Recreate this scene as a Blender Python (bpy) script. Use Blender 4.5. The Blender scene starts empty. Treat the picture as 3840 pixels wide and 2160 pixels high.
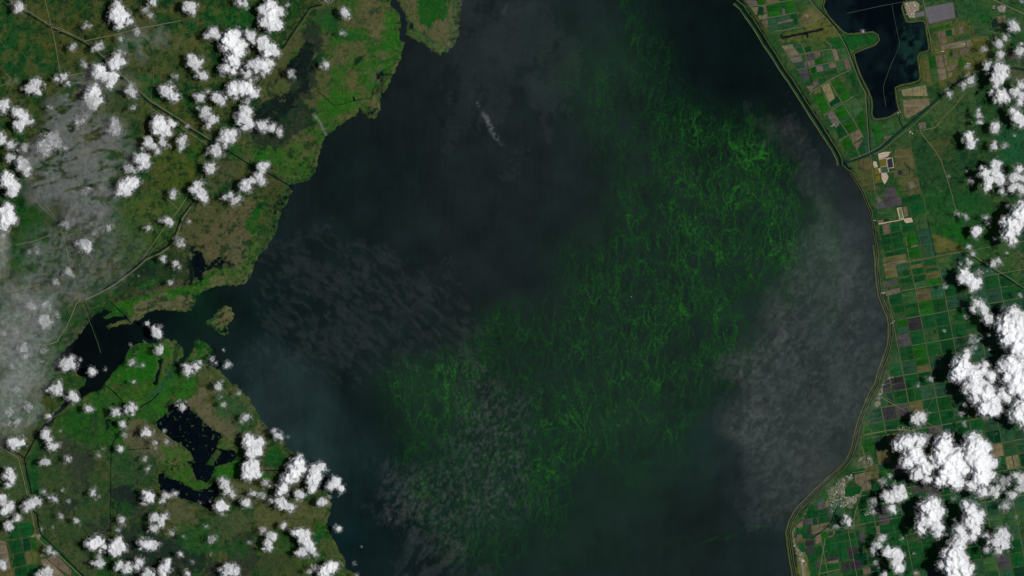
import bpy, math, random
import numpy as np
from math import radians

random.seed(7)
RNG = np.random.default_rng(7)
SC = bpy.context.scene
COL = SC.collection
PX = 0.15            # one photograph pixel (15 m of ground) in scene units; 1 unit = 100 m
CAM_H = 5000.0

# ------------------------------------------------------------------ camera, sky, sun, exposure
cam_d = bpy.data.cameras.new("camera")
cam = bpy.data.objects.new("camera", cam_d)
COL.objects.link(cam)
cam.location = (0, 0, CAM_H)
cam.rotation_euler = (0, 0, 0)
cam_d.sensor_width = 36.0
cam_d.lens = 36.0 * CAM_H / 576.0
cam_d.clip_start = 10.0
cam_d.clip_end = 30000.0
SC.camera = cam

SUN_EL = 62.0
SUN_AZ = 87.0        # compass bearing of the sun, from +Y clockwise
w = bpy.data.worlds.new("World")
SC.world = w
w.use_nodes = True
nt = w.node_tree
nt.nodes.clear()
sky = nt.nodes.new("ShaderNodeTexSky")
sky.sky_type = 'NISHITA'
sky.sun_disc = False
sky.sun_elevation = radians(SUN_EL)
sky.sun_rotation = radians(SUN_AZ)
bg = nt.nodes.new("ShaderNodeBackground")
bg.inputs[1].default_value = 0.05
wo = nt.nodes.new("ShaderNodeOutputWorld")
nt.links.new(sky.outputs[0], bg.inputs[0])
nt.links.new(bg.outputs[0], wo.inputs[0])

sun_d = bpy.data.lights.new("sun", 'SUN')
sun_d.energy = 5.0
sun_d.angle = radians(0.5)
sun_d.color = (1.0, 0.985, 0.96)
sun = bpy.data.objects.new("sun", sun_d)
COL.objects.link(sun)
sun.location = (300, 0, 600)
sun.rotation_euler = (radians(90 - SUN_EL), 0, radians(180 - SUN_AZ))

SC.view_settings.view_transform = 'Standard'
SC.view_settings.look = 'None'
SC.view_settings.exposure = -0.66
SC.view_settings.gamma = 1.0
SC.view_settings.use_curve_mapping = False
SC.render.engine = 'CYCLES'
SC.cycles.transparent_max_bounces = 32
SC.cycles.max_bounces = 8
SC.cycles.diffuse_bounces = 5
SC.render.film_transparent = False

# ------------------------------------------------------------------ coordinate frames of the survey
FR = {}
for c_ in range(4):
    for r_ in range(3):
        FR["%d%d" % (c_, r_)] = (960 * c_, 720 * r_, 0.4969)
FR.update(A=(2780, 0, .2484), B=(2880, 240, .2484), C=(3360, 0, .2484), D=(3200, 480, .2484),
          E=(3160, 780, .2484), F=(2940, 1740, .2899), G=(0, 1900, .1794), N=(0, 0, 1.0), Q=(0, 0, 1.4907))


def W(fr, x, y):
    ox, oy, s = FR[fr]
    return ((ox + x * s - 1920) * PX, (1080 - oy - y * s) * PX)


def P(s):
    """'10: x,y x,y | 11: x,y' -> list of ground points"""
    out = []
    for seg in s.split('|'):
        fr, pts = seg.split(':')
        fr = fr.strip()
        for t in pts.split():
            x, y = t.split(',')[:2]
            out.append(W(fr, float(x), float(y)))
    return np.array(out)


def srgb(c, k=1.0):
    o = []
    for v in c:
        v = v / 255.0
        v = v / 12.92 if v <= 0.04045 else ((v + 0.055) / 1.055) ** 2.4
        o.append(v * k)
    return tuple(o)


# ------------------------------------------------------------------ noise
_T = RNG.random((8, 256, 256)).astype(np.float32)


def vnoise(x, y, s=0):
    t = _T[s % 8]
    xi = np.floor(x).astype(np.int64)
    yi = np.floor(y).astype(np.int64)
    fx = (x - xi).astype(np.float32)
    fy = (y - yi).astype(np.float32)
    fx = fx * fx * fx * (fx * (fx * 6 - 15) + 10)
    fy = fy * fy * fy * (fy * (fy * 6 - 15) + 10)
    x0 = xi & 255; x1 = (xi + 1) & 255; y0 = yi & 255; y1 = (yi + 1) & 255
    a = t[y0, x0] * (1 - fx) + t[y0, x1] * fx
    b = t[y1, x0] * (1 - fx) + t[y1, x1] * fx
    return (a * (1 - fy) + b * fy) * 2 - 1


def fbm(x, y, f=1.0, o=4, s=0, gain=0.5):
    v = 0.0; a = 1.0; n = 0.0
    for i in range(o):
        v = v + a * vnoise(x * f + 17.3 * i + 5.1 * s, y * f - 9.7 * i + 3.3 * s, s + i)
        n += a
        a *= gain
        f *= 2.07
    return v / n * 1.35


def sstep(a, b, x):
    t = np.clip((x - a) / (b - a), 0, 1)
    return t * t * (3 - 2 * t)


def sdf(poly, X, Y):
    """signed distance, positive inside"""
    n = len(poly)
    d = np.full(X.shape, 1e12, dtype=np.float64)
    ins = np.zeros(X.shape, dtype=bool)
    for i in range(n):
        ax, ay = poly[i]
        bx, by = poly[(i + 1) % n]
        ex, ey = bx - ax, by - ay
        L = ex * ex + ey * ey + 1e-12
        wx, wy = X - ax, Y - ay
        t = np.clip((wx * ex + wy * ey) / L, 0, 1)
        dx, dy = wx - ex * t, wy - ey * t
        np.minimum(d, dx * dx + dy * dy, out=d)
        if ay != by:
            c = ((ay > Y) != (by > Y)) & (X < (bx - ax) * (Y - ay) / (by - ay) + ax)
            ins ^= c
    d = np.sqrt(d)
    return np.where(ins, d, -d)


def ldist(line, X, Y):
    d = np.full(X.shape, 1e12)
    for i in range(len(line) - 1):
        ax, ay = line[i]
        bx, by = line[i + 1]
        ex, ey = bx - ax, by - ay
        L = ex * ex + ey * ey + 1e-12
        wx, wy = X - ax, Y - ay
        t = np.clip((wx * ex + wy * ey) / L, 0, 1)
        dx, dy = wx - ex * t, wy - ey * t
        np.minimum(d, dx * dx + dy * dy, out=d)
    return np.sqrt(d)


# ------------------------------------------------------------------ mesh helpers
def fastmesh(name, V, Q):
    me = bpy.data.meshes.new(name)
    V = np.asarray(V, dtype=np.float32)
    Q = np.asarray(Q, dtype=np.int32)
    me.vertices.add(len(V))
    me.vertices.foreach_set("co", V.ravel())
    me.loops.add(Q.size)
    me.loops.foreach_set("vertex_index", Q.ravel())
    me.polygons.add(len(Q))
    me.polygons.foreach_set("loop_start", np.arange(len(Q), dtype=np.int32) * Q.shape[1])
    me.polygons.foreach_set("loop_total", np.full(len(Q), Q.shape[1], dtype=np.int32))
    me.polygons.foreach_set("use_smooth", np.ones(len(Q), dtype=bool))
    me.update(calc_edges=True)
    return me


def addobj(name, me, mat=None, label=None, cat=None, kind=None, group=None, parent=None):
    o = bpy.data.objects.new(name, me)
    COL.objects.link(o)
    if mat is not None and me is not None:
        me.materials.append(mat)
    if label: o["label"] = label
    if cat: o["category"] = cat
    if kind: o["kind"] = kind
    if group: o["group"] = group
    if parent is not None: o.parent = parent
    return o


def set_color(me, name, arr):
    a = me.attributes.new(name, 'FLOAT_COLOR', 'POINT')
    c = np.ones((len(arr), 4), dtype=np.float32)
    c[:, :3] = arr
    a.data.foreach_set("color", c.ravel())


def set_float(me, name, arr):
    a = me.attributes.new(name, 'FLOAT', 'POINT')
    a.data.foreach_set("value", np.asarray(arr, dtype=np.float32).ravel())


def gridquads(ny, nx, mask=None):
    idx = np.arange(ny * nx).reshape(ny, nx)
    q = np.stack([idx[:-1, :-1], idx[:-1, 1:], idx[1:, 1:], idx[1:, :-1]], -1)
    if mask is not None:
        q = q[mask]
    return q.reshape(-1, 4)


def compact(V, Q, *attrs):
    used = np.unique(Q)
    m = np.full(len(V), -1, dtype=np.int64)
    m[used] = np.arange(len(used))
    return [V[used], m[Q]] + [a[used] for a in attrs]


# ------------------------------------------------------------------ materials
def newmat(name):
    m = bpy.data.materials.new(name)
    m.use_nodes = True
    t = m.node_tree
    t.nodes.clear()
    out = t.nodes.new("ShaderNodeOutputMaterial")
    return m, t, out


def nd(t, typ, **kw):
    n = t.nodes.new(typ)
    for k, v in kw.items():
        if k.startswith('i_'):
            key = k[2:]
            key = int(key) if key.isdigit() else key.replace('_', ' ')
            n.inputs[key].default_value = v
        else:
            setattr(n, k, v)
    return n


def math_(t, op, a, b=None, clamp=False):
    n = t.nodes.new("ShaderNodeMath")
    n.operation = op
    n.use_clamp = clamp
    for i, v in enumerate((a, b)):
        if v is None: continue
        if isinstance(v, (int, float)):
            n.inputs[i].default_value = v
        else:
            t.links.new(v, n.inputs[i])
    return n.outputs[0]


def maprange(t, v, a, b, c=0.0, d=1.0, smooth=False):
    n = t.nodes.new("ShaderNodeMapRange")
    if smooth: n.interpolation_type = 'SMOOTHSTEP'
    n.inputs['From Min'].default_value = a
    n.inputs['From Max'].default_value = b
    n.inputs['To Min'].default_value = c
    n.inputs['To Max'].default_value = d
    t.links.new(v, n.inputs[0])
    return n.outputs[0]


def coords(t, scale=(1, 1, 1), rot=0.0, kind='Object'):
    tc = t.nodes.new("ShaderNodeTexCoord")
    mp = t.nodes.new("ShaderNodeMapping")
    mp.inputs['Rotation'].default_value = (0, 0, rot)
    mp.inputs['Scale'].default_value = scale
    t.links.new(tc.outputs[kind], mp.inputs[0])
    return mp.outputs[0]


def noise(t, vec, scale, detail=4, rough=0.55):
    n = t.nodes.new("ShaderNodeTexNoise")
    n.inputs['Scale'].default_value = scale
    n.inputs['Detail'].default_value = detail
    n.inputs['Roughness'].default_value = rough
    t.links.new(vec, n.inputs['Vector'])
    return n


def mulcol(t, col, val):
    n = t.nodes.new("ShaderNodeVectorMath")
    n.operation = 'SCALE'
    t.links.new(col, n.inputs[0])
    t.links.new(val, n.inputs['Scale'])
    return n.outputs[0]


def mixcol(t, f, a, b):
    n = t.nodes.new("ShaderNodeMix")
    n.data_type = 'RGBA'
    for k, v in ((0, f), (6, a), (7, b)):
        if isinstance(v, (int, float)):
            n.inputs[k].default_value = v
        elif isinstance(v, tuple):
            n.inputs[k].default_value = (*v[:3], 1)
        else:
            t.links.new(v, n.inputs[k])
    return n.outputs[2]


def bsdf(t, rough=0.95, spec=0.1):
    b = t.nodes.new("ShaderNodeBsdfPrincipled")
    b.inputs['Roughness'].default_value = rough
    b.inputs['Specular IOR Level'].default_value = spec
    return b


KA = 0.93   # display value of a sunlit surface -> its albedo


def m_ground():
    m, t, out = newmat("ground_cover")
    at = nd(t, "ShaderNodeAttribute", attribute_name="cover")
    b = bsdf(t, 1.0, 0.0)
    v = coords(t)
    n1 = noise(t, v, 0.9, 6, 0.62).outputs[0]
    n2 = noise(t, v, 0.22, 4, 0.6).outputs[0]
    f = math_(t, 'ADD', maprange(t, n1, .3, .7, .72, 1.28), maprange(t, n2, .3, .7, -.12, .12))
    c = mulcol(t, at.outputs['Color'], f)
    n3 = noise(t, v, 0.5, 5, 0.65).outputs[0]
    n4 = noise(t, v, 0.75, 3, 0.55).outputs[0]
    c1 = mixcol(t, maprange(t, n4, .58, .66, 0, .42), c, srgb((16, 50, 24)))
    c2 = mixcol(t, maprange(t, n3, .58, .72, 0, .35), c1, srgb((84, 82, 50)))
    t.links.new(c2, b.inputs['Base Color'])
    bp = nd(t, "ShaderNodeBump", i_Strength=0.25, i_Distance=0.25)
    t.links.new(n1, bp.inputs['Height'])
    t.links.new(bp.outputs[0], b.inputs['Normal'])
    t.links.new(b.outputs[0], out.inputs[0])
    return m


def m_water(name, rough=0.22, spec=0.4):
    m, t, out = newmat(name)
    at = nd(t, "ShaderNodeAttribute", attribute_name="turbidity")
    b = bsdf(t, rough, spec)
    v = coords(t, (1.0, 0.13, 1.0), 0.06)
    n1 = noise(t, v, 0.35, 5, 0.6).outputs[0]
    v2 = coords(t)
    n2 = noise(t, v2, 0.05, 5, 0.55).outputs[0]
    f = math_(t, 'ADD', maprange(t, n1, .3, .7, .90, 1.10), maprange(t, n2, .3, .7, -.28, .28))
    c = mulcol(t, at.outputs['Color'], f)
    t.links.new(c, b.inputs['Base Color'])
    t.links.new(b.outputs[0], out.inputs[0])
    return m


def m_plain(name, rgb, var=0.25, scale=1.2, spec=0.05, rough=0.95, stretch=(1, 1, 1), rot=0.0):
    m, t, out = newmat(name)
    b = bsdf(t, rough, spec)
    v = coords(t, stretch, rot)
    n1 = noise(t, v, scale, 4, 0.6).outputs[0]
    rg = t.nodes.new("ShaderNodeRGB")
    rg.outputs[0].default_value = (*srgb(rgb, KA), 1)
    c = mulcol(t, rg.outputs[0], maprange(t, n1, .3, .7, 1 - var, 1 + var))
    t.links.new(c, b.inputs['Base Color'])
    t.links.new(b.outputs[0], out.inputs[0])
    return m


def m_field():
    m, t, out = newmat("crop_field")
    oi = nd(t, "ShaderNodeObjectInfo")
    b = bsdf(t, 1.0, 0.0)
    # drills and blocks run along or across the plot
    v1 = coords(t, (1.0, 0.07, 1.0), radians(-10))
    v2 = coords(t, (0.07, 1.0, 1.0), radians(-10))
    off = t.nodes.new("ShaderNodeVectorMath")
    off.operation = 'ADD'
    s1 = noise(t, v1, 1.1, 3, 0.6).outputs[0]
    s2 = noise(t, v2, 1.1, 3, 0.6).outputs[0]
    pick = maprange(t, oi.outputs['Random'], .45, .55)
    mx = nd(t, "ShaderNodeMix")
    t.links.new(pick, mx.inputs[0]); t.links.new(s1, mx.inputs[2]); t.links.new(s2, mx.inputs[3])
    v3 = coords(t)
    s3 = noise(t, v3, 0.35, 5, 0.6).outputs[0]
    s4 = noise(t, v3, 2.2, 3, 0.6).outputs[0]
    f = math_(t, 'ADD', maprange(t, mx.outputs[0], .3, .7, .72, 1.28), maprange(t, s3, .3, .7, -.28, .28))
    f = math_(t, 'ADD', f, maprange(t, s4, .3, .7, -.1, .1))
    c = mulcol(t, oi.outputs['Color'], f)
    t.links.new(c, b.inputs['Base Color'])
    t.links.new(b.outputs[0], out.inputs[0])
    return m


def m_cloud(name, fine=1.2, amp=0.5, veil_=False, grey=.8):
    m, t, out = newmat(name)
    at = nd(t, "ShaderNodeAttribute", attribute_name="vapour")
    v = coords(t)
    n1 = noise(t, v, fine, 3, 0.5).outputs[0]
    # density eroded by fine turbulence, thin rims break up, thick cores stay closed
    k = maprange(t, n1, .32, .68, -amp, amp)
    a = at.outputs['Fac']
    inv = math_(t, 'SUBTRACT', 1.0, a)
    thin = math_(t, 'MULTIPLY', math_(t, 'MULTIPLY', a, inv), 4.0)
    if veil_:
        al = math_(t, 'MULTIPLY', a, math_(t, 'ADD', k, 1.0), True)
    else:
        al = math_(t, 'ADD', a, math_(t, 'MULTIPLY', k, thin), True)
    co = nd(t, "ShaderNodeAttribute", attribute_name="depth")
    d = nd(t, "ShaderNodeBsdfDiffuse")
    # a shallow cloud sends back less light than a deep one
    bo = nd(t, "ShaderNodeAttribute", attribute_name="body")
    alb = bo.outputs['Color']
    tl = nd(t, "ShaderNodeBsdfTranslucent")
    if veil_:
        d.inputs[0].default_value = (grey * .955, grey, grey * .975, 1); tl.inputs[0].default_value = (grey * .955, grey, grey * .975, 1)
    else:
        t.links.new(alb, d.inputs[0]); t.links.new(alb, tl.inputs[0])
    bp = nd(t, "ShaderNodeBump", i_Strength=0.12, i_Distance=0.5)
    nb = noise(t, v, 0.9, 5, 0.6).outputs[0]
    t.links.new(nb, bp.inputs['Height'])
    t.links.new(bp.outputs[0], d.inputs['Normal'])
    mx = nd(t, "ShaderNodeMixShader")
    t.links.new(maprange(t, co.outputs['Fac'], 0, 1, .14, .03), mx.inputs[0])
    t.links.new(d.outputs[0], mx.inputs[1]); t.links.new(tl.outputs[0], mx.inputs[2])
    tp = nd(t, "ShaderNodeBsdfTransparent")
    m2 = nd(t, "ShaderNodeMixShader")
    t.links.new(al, m2.inputs[0])
    t.links.new(tp.outputs[0], m2.inputs[1]); t.links.new(mx.outputs[0], m2.inputs[2])
    t.links.new(m2.outputs[0], out.inputs[0])
    return m


def m_algae():
    m, t, out = newmat("floating_algae")
    at = nd(t, "ShaderNodeAttribute", attribute_name="bloom")
    df = nd(t, "ShaderNodeAttribute", attribute_name="soft_bloom")
    st = nd(t, "ShaderNodeAttribute", attribute_name="strand")
    tc = t.nodes.new("ShaderNodeTexCoord")

    def warp(scale, amt, vec):
        n = noise(t, vec, scale, 3, 0.55)
        s = t.nodes.new("ShaderNodeVectorMath"); s.operation = 'SUBTRACT'
        t.links.new(n.outputs['Color'], s.inputs[0]); s.inputs[1].default_value = (.5, .5, .5)
        s2 = t.nodes.new("ShaderNodeVectorMath"); s2.operation = 'SCALE'; s2.inputs['Scale'].default_value = amt
        t.links.new(s.outputs[0], s2.inputs[0])
        ad = t.nodes.new("ShaderNodeVectorMath"); ad.operation = 'ADD'
        t.links.new(vec, ad.inputs[0]); t.links.new(s2.outputs[0], ad.inputs[1])
        return ad.outputs[0]
    w1 = warp(0.055, 12.0, tc.outputs['Object'])
    w2 = warp(0.25, 2.4, w1)

    def web(vec, scale, stretch, rot, width):
        mp = t.nodes.new("ShaderNodeMapping")
        mp.inputs['Rotation'].default_value = (0, 0, rot)
        mp.inputs['Scale'].default_value = (1, stretch, 0)
        t.links.new(vec, mp.inputs[0])
        vo = t.nodes.new("ShaderNodeTexVoronoi")
        vo.feature = 'DISTANCE_TO_EDGE'
        vo.inputs['Scale'].default_value = scale
        vo.inputs['Randomness'].default_value = 1.0
        t.links.new(mp.outputs[0], vo.inputs['Vector'])
        return maprange(t, vo.outputs['Distance'], 0.0, width, 1.0, 0.0, True)

    def ridge(vec, scale, stretch, rot, width):
        mp = t.nodes.new("ShaderNodeMapping")
        mp.inputs['Rotation'].default_value = (0, 0, rot)
        mp.inputs['Scale'].default_value = (1, stretch, 0)
        t.links.new(vec, mp.inputs[0])
        n = noise(t, mp.outputs[0], scale, 3, 0.5).outputs[0]
        r = math_(t, 'ABSOLUTE', math_(t, 'SUBTRACT', n, 0.5))
        return maprange(t, r, 0.0, width, 1.0, 0.0, True)
    M = lambda a_, b_: math_(t, 'MULTIPLY', a_, b_)
    X_ = lambda a_, b_: math_(t, 'MAXIMUM', a_, b_)
    a1 = web(w2, 0.15, 0.34, radians(-8), 0.075)
    g1 = web(w2, 0.15, 0.34, radians(-8), 0.30)
    a2 = web(w2, 0.29, 0.28, radians(-18), 0.11)
    a3 = ridge(w2, 0.27, 0.24, radians(-14), 0.045)
    a4 = ridge(w1, 0.15, 0.34, radians(-4), 0.022)
    a5 = ridge(w2, 0.50, 0.28, radians(-24), 0.06)
    pn = noise(t, w1, 0.035, 4, 0.6).outputs[0]
    pn2 = noise(t, tc.outputs['Object'], 0.14, 3, 0.6).outputs[0]
    pn3 = noise(t, w2, 0.09, 3, 0.6).outputs[0]
    hf = noise(t, w2, 0.7, 3, 0.6).outputs[0]
    p1 = maprange(t, pn3, .36, .56, .25, 1)
    p2 = maprange(t, pn2, .36, .60)
    p3 = maprange(t, pn3, .62, .42)
    fil = X_(M(M(a1, p1), .95), M(M(a2, p2), .9))
    fil = X_(fil, M(a3, maprange(t, pn2, .62, .36, .2, .9)))
    fil = X_(fil, M(a4, maprange(t, pn3, .35, .6, .35, .95)))
    fil = X_(fil, M(M(a5, p3), .5))
    fil = M(fil, maprange(t, hf, .36, .58, .35, 1.15))
    wash = math_(t, 'ADD', maprange(t, hf, .35, .65, .08, .24), M(g1, .16))
    big = maprange(t, pn, .30, .62, .5, 1.2)
    amt = M(at.outputs['Fac'], big)
    fil = M(fil, amt)
    fz = M(wash, amt)
    s_ = M(st.outputs['Fac'], maprange(t, pn2, .3, .6, .35, 1.0))
    tot = X_(fil, s_)
    col = mixcol(t, maprange(t, tot, 0, .8), srgb((20, 64, 34), KA), srgb((36, 98, 30), KA))
    al = math_(t, 'ADD', M(tot, 0.56), fz, True)
    # teal milky bloom (broad and soft)
    sn = maprange(t, pn, .3, .7, .3, 1.0)
    sa = math_(t, 'MULTIPLY', math_(t, 'MULTIPLY', df.outputs['Fac'], sn), .8)
    al2 = math_(t, 'MAXIMUM', al, sa)
    rat = math_(t, 'DIVIDE', sa, math_(t, 'ADD', math_(t, 'ADD', sa, al), 0.02))
    col2 = mixcol(t, rat, col, srgb((44, 76, 54), KA))
    b = bsdf(t, 0.9, 0.05)
    t.links.new(col2, b.inputs['Base Color'])
    tp = nd(t, "ShaderNodeBsdfTransparent")
    mx = nd(t, "ShaderNodeMixShader")
    t.links.new(al2, mx.inputs[0]); t.links.new(tp.outputs[0], mx.inputs[1]); t.links.new(b.outputs[0], mx.inputs[2])
    t.links.new(mx.outputs[0], out.inputs[0])
    return m


M_GROUND = m_ground()
M_LAKE = m_water("lake_water", 0.2, 0.05)
M_POND = m_water("pond_water", 0.12, 0.05)
M_FIELD = m_field()
M_CLOUD = m_cloud("cumulus", 0.9, 0.35)
M_VEIL = m_cloud("thin_cloud", 0.55, 0.35, True)
M_SHEET = m_cloud("grey_cloud_sheet", 0.5, 0.25, True, .27)
M_ALGAE = m_algae()
M_ROAD = m_plain("pale_road", (104, 104, 76), .2, 1.5)
M_TRACK = m_plain("dirt_track", (80, 88, 56), .25, 1.0)
M_LEVEE = m_plain("grass_levee", (70, 80, 46), .25, .7)
M_LEVEE_G = m_plain("green_bank", (34, 74, 34), .3, .6)
M_CANAL = m_plain("canal_water", (8, 24, 24), .3, .5, .2, .12)
M_CANAL_B = m_plain("broad_canal_water", (20, 46, 38), .25, .5, .2, .12)
M_SAND = m_plain("pale_sand", (178, 160, 140), .22, 1.4)
M_ROOF = m_plain("pale_roof", (190, 184, 170), .15, 2)
M_PANEL = m_plain("solar_panel", (102, 100, 104), .06, .8)
M_DIKE = m_plain("dike_rock", (70, 78, 74), .2, 1.5)
M_OLIVEW = m_plain("olive_pond", (92, 88, 20), .15, 1, .1, .5)
M_TEALW = m_plain("teal_pond", (44, 74, 52), .15, 1, .1, .5)
M_DARKW = m_plain("dark_pond", (30, 34, 42), .15, 1, .1, .5)

# ------------------------------------------------------------------ outlines of the waters and the islands
WEST_SHORE = P("10: 1545,-900 1545,0 1550,60 1535,140 1542,230 1512,290 1480,350 1440,385 1390,405 1330,388 1290,345 1235,315 1170,285 1130,262 1128,230 1132,170 1125,110 1095,60 1070,20 1060,-60 1012,-60 1015,0 1030,40 1065,75 1085,120 1095,170 1080,220 1078,290 1112,325 1105,370 1100,400 1110,432 1085,470 1050,530 1010,590 985,650 955,710 947,780 938,840 910,885 880,905 845,890 810,860 785,825 772,800 765,868 700,895 640,940 590,985 550,1018 528,1020 510,1060 497,1130 478,1190 470,1260 440,1310 400,1350 330,1378 280,1395 230,1400 265,1430"
              "| 11: 250,30 245,70 205,130 165,190 155,250 130,310 105,370 70,430 20,490"
              "| 01: 1915,570 1890,640 1840,680 1780,702 1700,706 1630,718 1575,728 1530,756 1490,790 1475,820 1460,868 1400,902 1320,908 1240,900 1180,897 1120,915 1060,950 1010,977 985,990 930,1002 860,1015 828,1040 800,1035 790,1018 820,1004 890,985 950,962 945,937 900,946 800,957 770,935 850,905 790,890 730,910 700,935 670,980 650,1020 605,1070 590,1120 520,1165 500,1190 470,1230 400,1285 385,1330 430,1348 480,1340 560,1360 600,1390 655,1408 650,1449"
              "| 02: 600,50 560,105 500,130 455,170 415,220 385,265 345,310 335,330 350,335 400,285 450,218 500,162 560,122 640,92 700,62 780,25"
              "| 01: 800,1435 850,1370 900,1320 950,1260 975,1190 1020,1155 1100,1130 1180,1135 1250,1118 1320,1125 1365,1160 1380,1210 1372,1250 1340,1275 1310,1300 1330,1315 1372,1290 1420,1240 1435,1180 1450,1130 1490,1115 1540,1130 1590,1160 1612,1200 1580,1240 1572,1270 1620,1320 1680,1380 1740,1430"
              "| 02: 1780,0 1830,50 1880,110 1925,170 | 12: 12,235 35,280 88,315 100,375 150,405 200,430 240,470 290,530 330,600 400,680 450,750 510,800 560,860 565,940 545,1010 530,1060 570,1130 600,1200 620,1250 670,1310 700,1390 760,1430 800,1500 900,1800 1100,2600")
EAST_SHORE = P("20: 1200,-900 1700,-5 1750,40 1800,110 1850,180 1900,260 1932,318 | 30: 60,400 120,500 190,600 260,710 330,820 400,930 460,1020 520,1110 562,1195 568,1243 600,1272 632,1290 660,1335 700,1400 730,1449"
               "| 31: 750,60 790,150 803,220 815,300 830,400 840,500 845,600 855,700 868,780 895,850 930,930 943,1000 945,1080 930,1180 900,1270 865,1350 840,1449"
               "| 32: 790,90 750,190 710,290 682,400 665,480 630,570 570,650 490,720 400,800 320,880 240,960 190,1050 170,1120 180,1200 190,1280 205,1370 220,1449 240,1700 300,2600")
LAKE = np.concatenate([WEST_SHORE, EAST_SHORE[::-1]])
ISLE = P("01: 1690,860 1740,870 1765,910 1755,960 1720,1010 1728,1060 1690,1090 1650,1070 1600,1020 1540,992 1560,962 1600,940 1640,890")
RES = P("30: 560,-260 430,-40 405,50 440,120 500,190 560,250 600,268 700,262 790,252 820,270 828,300 800,330 720,360 660,385 635,405 650,470 680,560 720,640 745,690 770,750 775,800 770,860 785,900 815,912 880,905 930,890 1000,840 985,780 975,700 968,668 1000,655 1080,640 1140,620 1160,590 1150,500 1138,430 1150,410 1215,390 1226,350 1210,270 1200,190 1188,155 1160,145 1090,155 1055,158 1035,110 1020,60 1035,12 1000,-260")
POND_A = P("02: 1290,170 1330,140 1400,140 1440,190 1500,250 1560,300 1640,360 1685,390 1645,430 1640,480 1700,490 1770,500 1785,540 1740,590 1680,610 1620,620 1615,660 1600,710 1550,745 1490,720 1462,660 1450,630 1410,610 1420,590 1460,580 1430,510 1380,460 1290,420 1230,370 1190,330 1170,290 1220,250 1250,210")
POND_A_ISLE = P("02: 1635,490 1672,512 1602,618 1553,608")
POND_B = P("02: 1190,680 1230,670 1245,700 1300,715 1370,730 1430,780 1490,800 1560,790 1620,740 1650,750 1650,840 1610,860 1600,930 1520,920 1450,880 1360,860 1280,830 1210,800 1200,740")
POND_C = P("01: 1180,1262 1225,1262 1205,1330 1195,1420 1185,1460 1150,1455 1170,1400 1190,1330 1195,1290 1180,1275")
POND_D = P("01: 1460,450 1500,440 1530,500 1560,560 1600,520 1640,490 1690,500 1700,545 1640,560 1580,590 1530,610 1500,660 1430,670 1460,620 1450,540")
POND_E = P("30: 98,250 108,278 160,268 220,252 290,238 360,225 400,212 425,215 420,226 380,238 300,252 300,290 288,288 286,262 220,268 160,285 110,298 96,290 90,260")
WATERS = [(POND_A, 'a'), (POND_B, 'b'), (POND_C, 'c'), (POND_D, 'd'), (POND_E, 'e')]


# ------------------------------------------------------------------ ground sheet
def axis(parts):
    out = []
    for a, b, s in parts:
        n = max(1, int(round((b - a) / s)))
        out.append(np.linspace(a, b, n, endpoint=False))
    out.append(np.array([parts[-1][1]]))
    return np.concatenate(out)


gx = axis([(-6000, -600, 900), (-600, -310, 30), (-310, -25, .56), (-25, 132, 3.0), (132, 310, .56), (310, 600, 30), (600, 6000, 900)])
gy = axis([(-6000, -400, 900), (-400, -172, 19), (-172, 172, .56), (172, 400, 19), (400, 6000, 900)])
X, Y = np.meshgrid(gx, gy)
NY, NX = X.shape
CXN = fbm(X, Y, 0.10, 5, 1)           # slow and fine displacement fields
CYN = fbm(X, Y, 0.10, 5, 2)
FXN = fbm(X, Y, 0.55, 3, 3)
FYN = fbm(X, Y, 0.55, 3, 4)
N_big = fbm(X, Y, 0.035, 4, 5)
N_mid = fbm(X, Y, 0.11, 5, 6)
N_fine = fbm(X, Y, 0.42, 4, 7)
N_dots = fbm(X, Y, 0.75, 2, 2)


def win(poly, pad):
    x0, y0 = poly.min(0) - pad
    x1, y1 = poly.max(0) + pad
    i0, i1 = np.searchsorted(gx, [x0, x1])
    j0, j1 = np.searchsorted(gy, [y0, y1])
    return slice(max(0, j0 - 1), j1 + 1), slice(max(0, i0 - 1), i1 + 1)


def psd(poly, coarse=1.2, fine=0.7, pad=12):
    s = win(poly, pad)
    XX = X[s] + CXN[s] * coarse + FXN[s] * fine
    YY = Y[s] + CYN[s] * coarse + FYN[s] * fine
    return s, sdf(poly, XX, YY)


C = np.zeros((NY, NX, 3), dtype=np.float32)


def col(rgb):
    m_ = sum(rgb) / 3
    rgb = tuple(v + (m_ - v) * .08 for v in rgb)
    if rgb[0] > rgb[1] and rgb[0] < 112:      # dry sedge and mud: olive-tan rather than red-brown
        rgb = (rgb[0] * .90, rgb[1] * .985, rgb[2] * .92)
    return np.array(srgb(rgb, KA), dtype=np.float32)


G_OLIVE = (62, 72, 34); G_GREEN = (26, 70, 26); G_DARK = (18, 54, 26); G_BROWN = (88, 82, 50)
G_BRIGHT = (30, 96, 14); G_TAN = (100, 88, 68); G_MARSH = (44, 84, 32); G_WET = (14, 24, 24)


def blend(s, m, c):
    m = m[..., None]
    C[s] = C[s] * (1 - m) + col(c) * m


ALL = (slice(None), slice(None))
C[:] = col(G_OLIVE)
blend(ALL, sstep(-.35, .12, N_mid + .3 * N_big) * .9, G_GREEN)
blend(ALL, sstep(.22, .45, fbm(X, Y, .16, 4, 3) - .25 * N_big) * .45, G_BROWN)
blend(ALL, sstep(.30, .42, fbm(X, Y, .38, 3, 5)) * .8, G_DARK)


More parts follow.
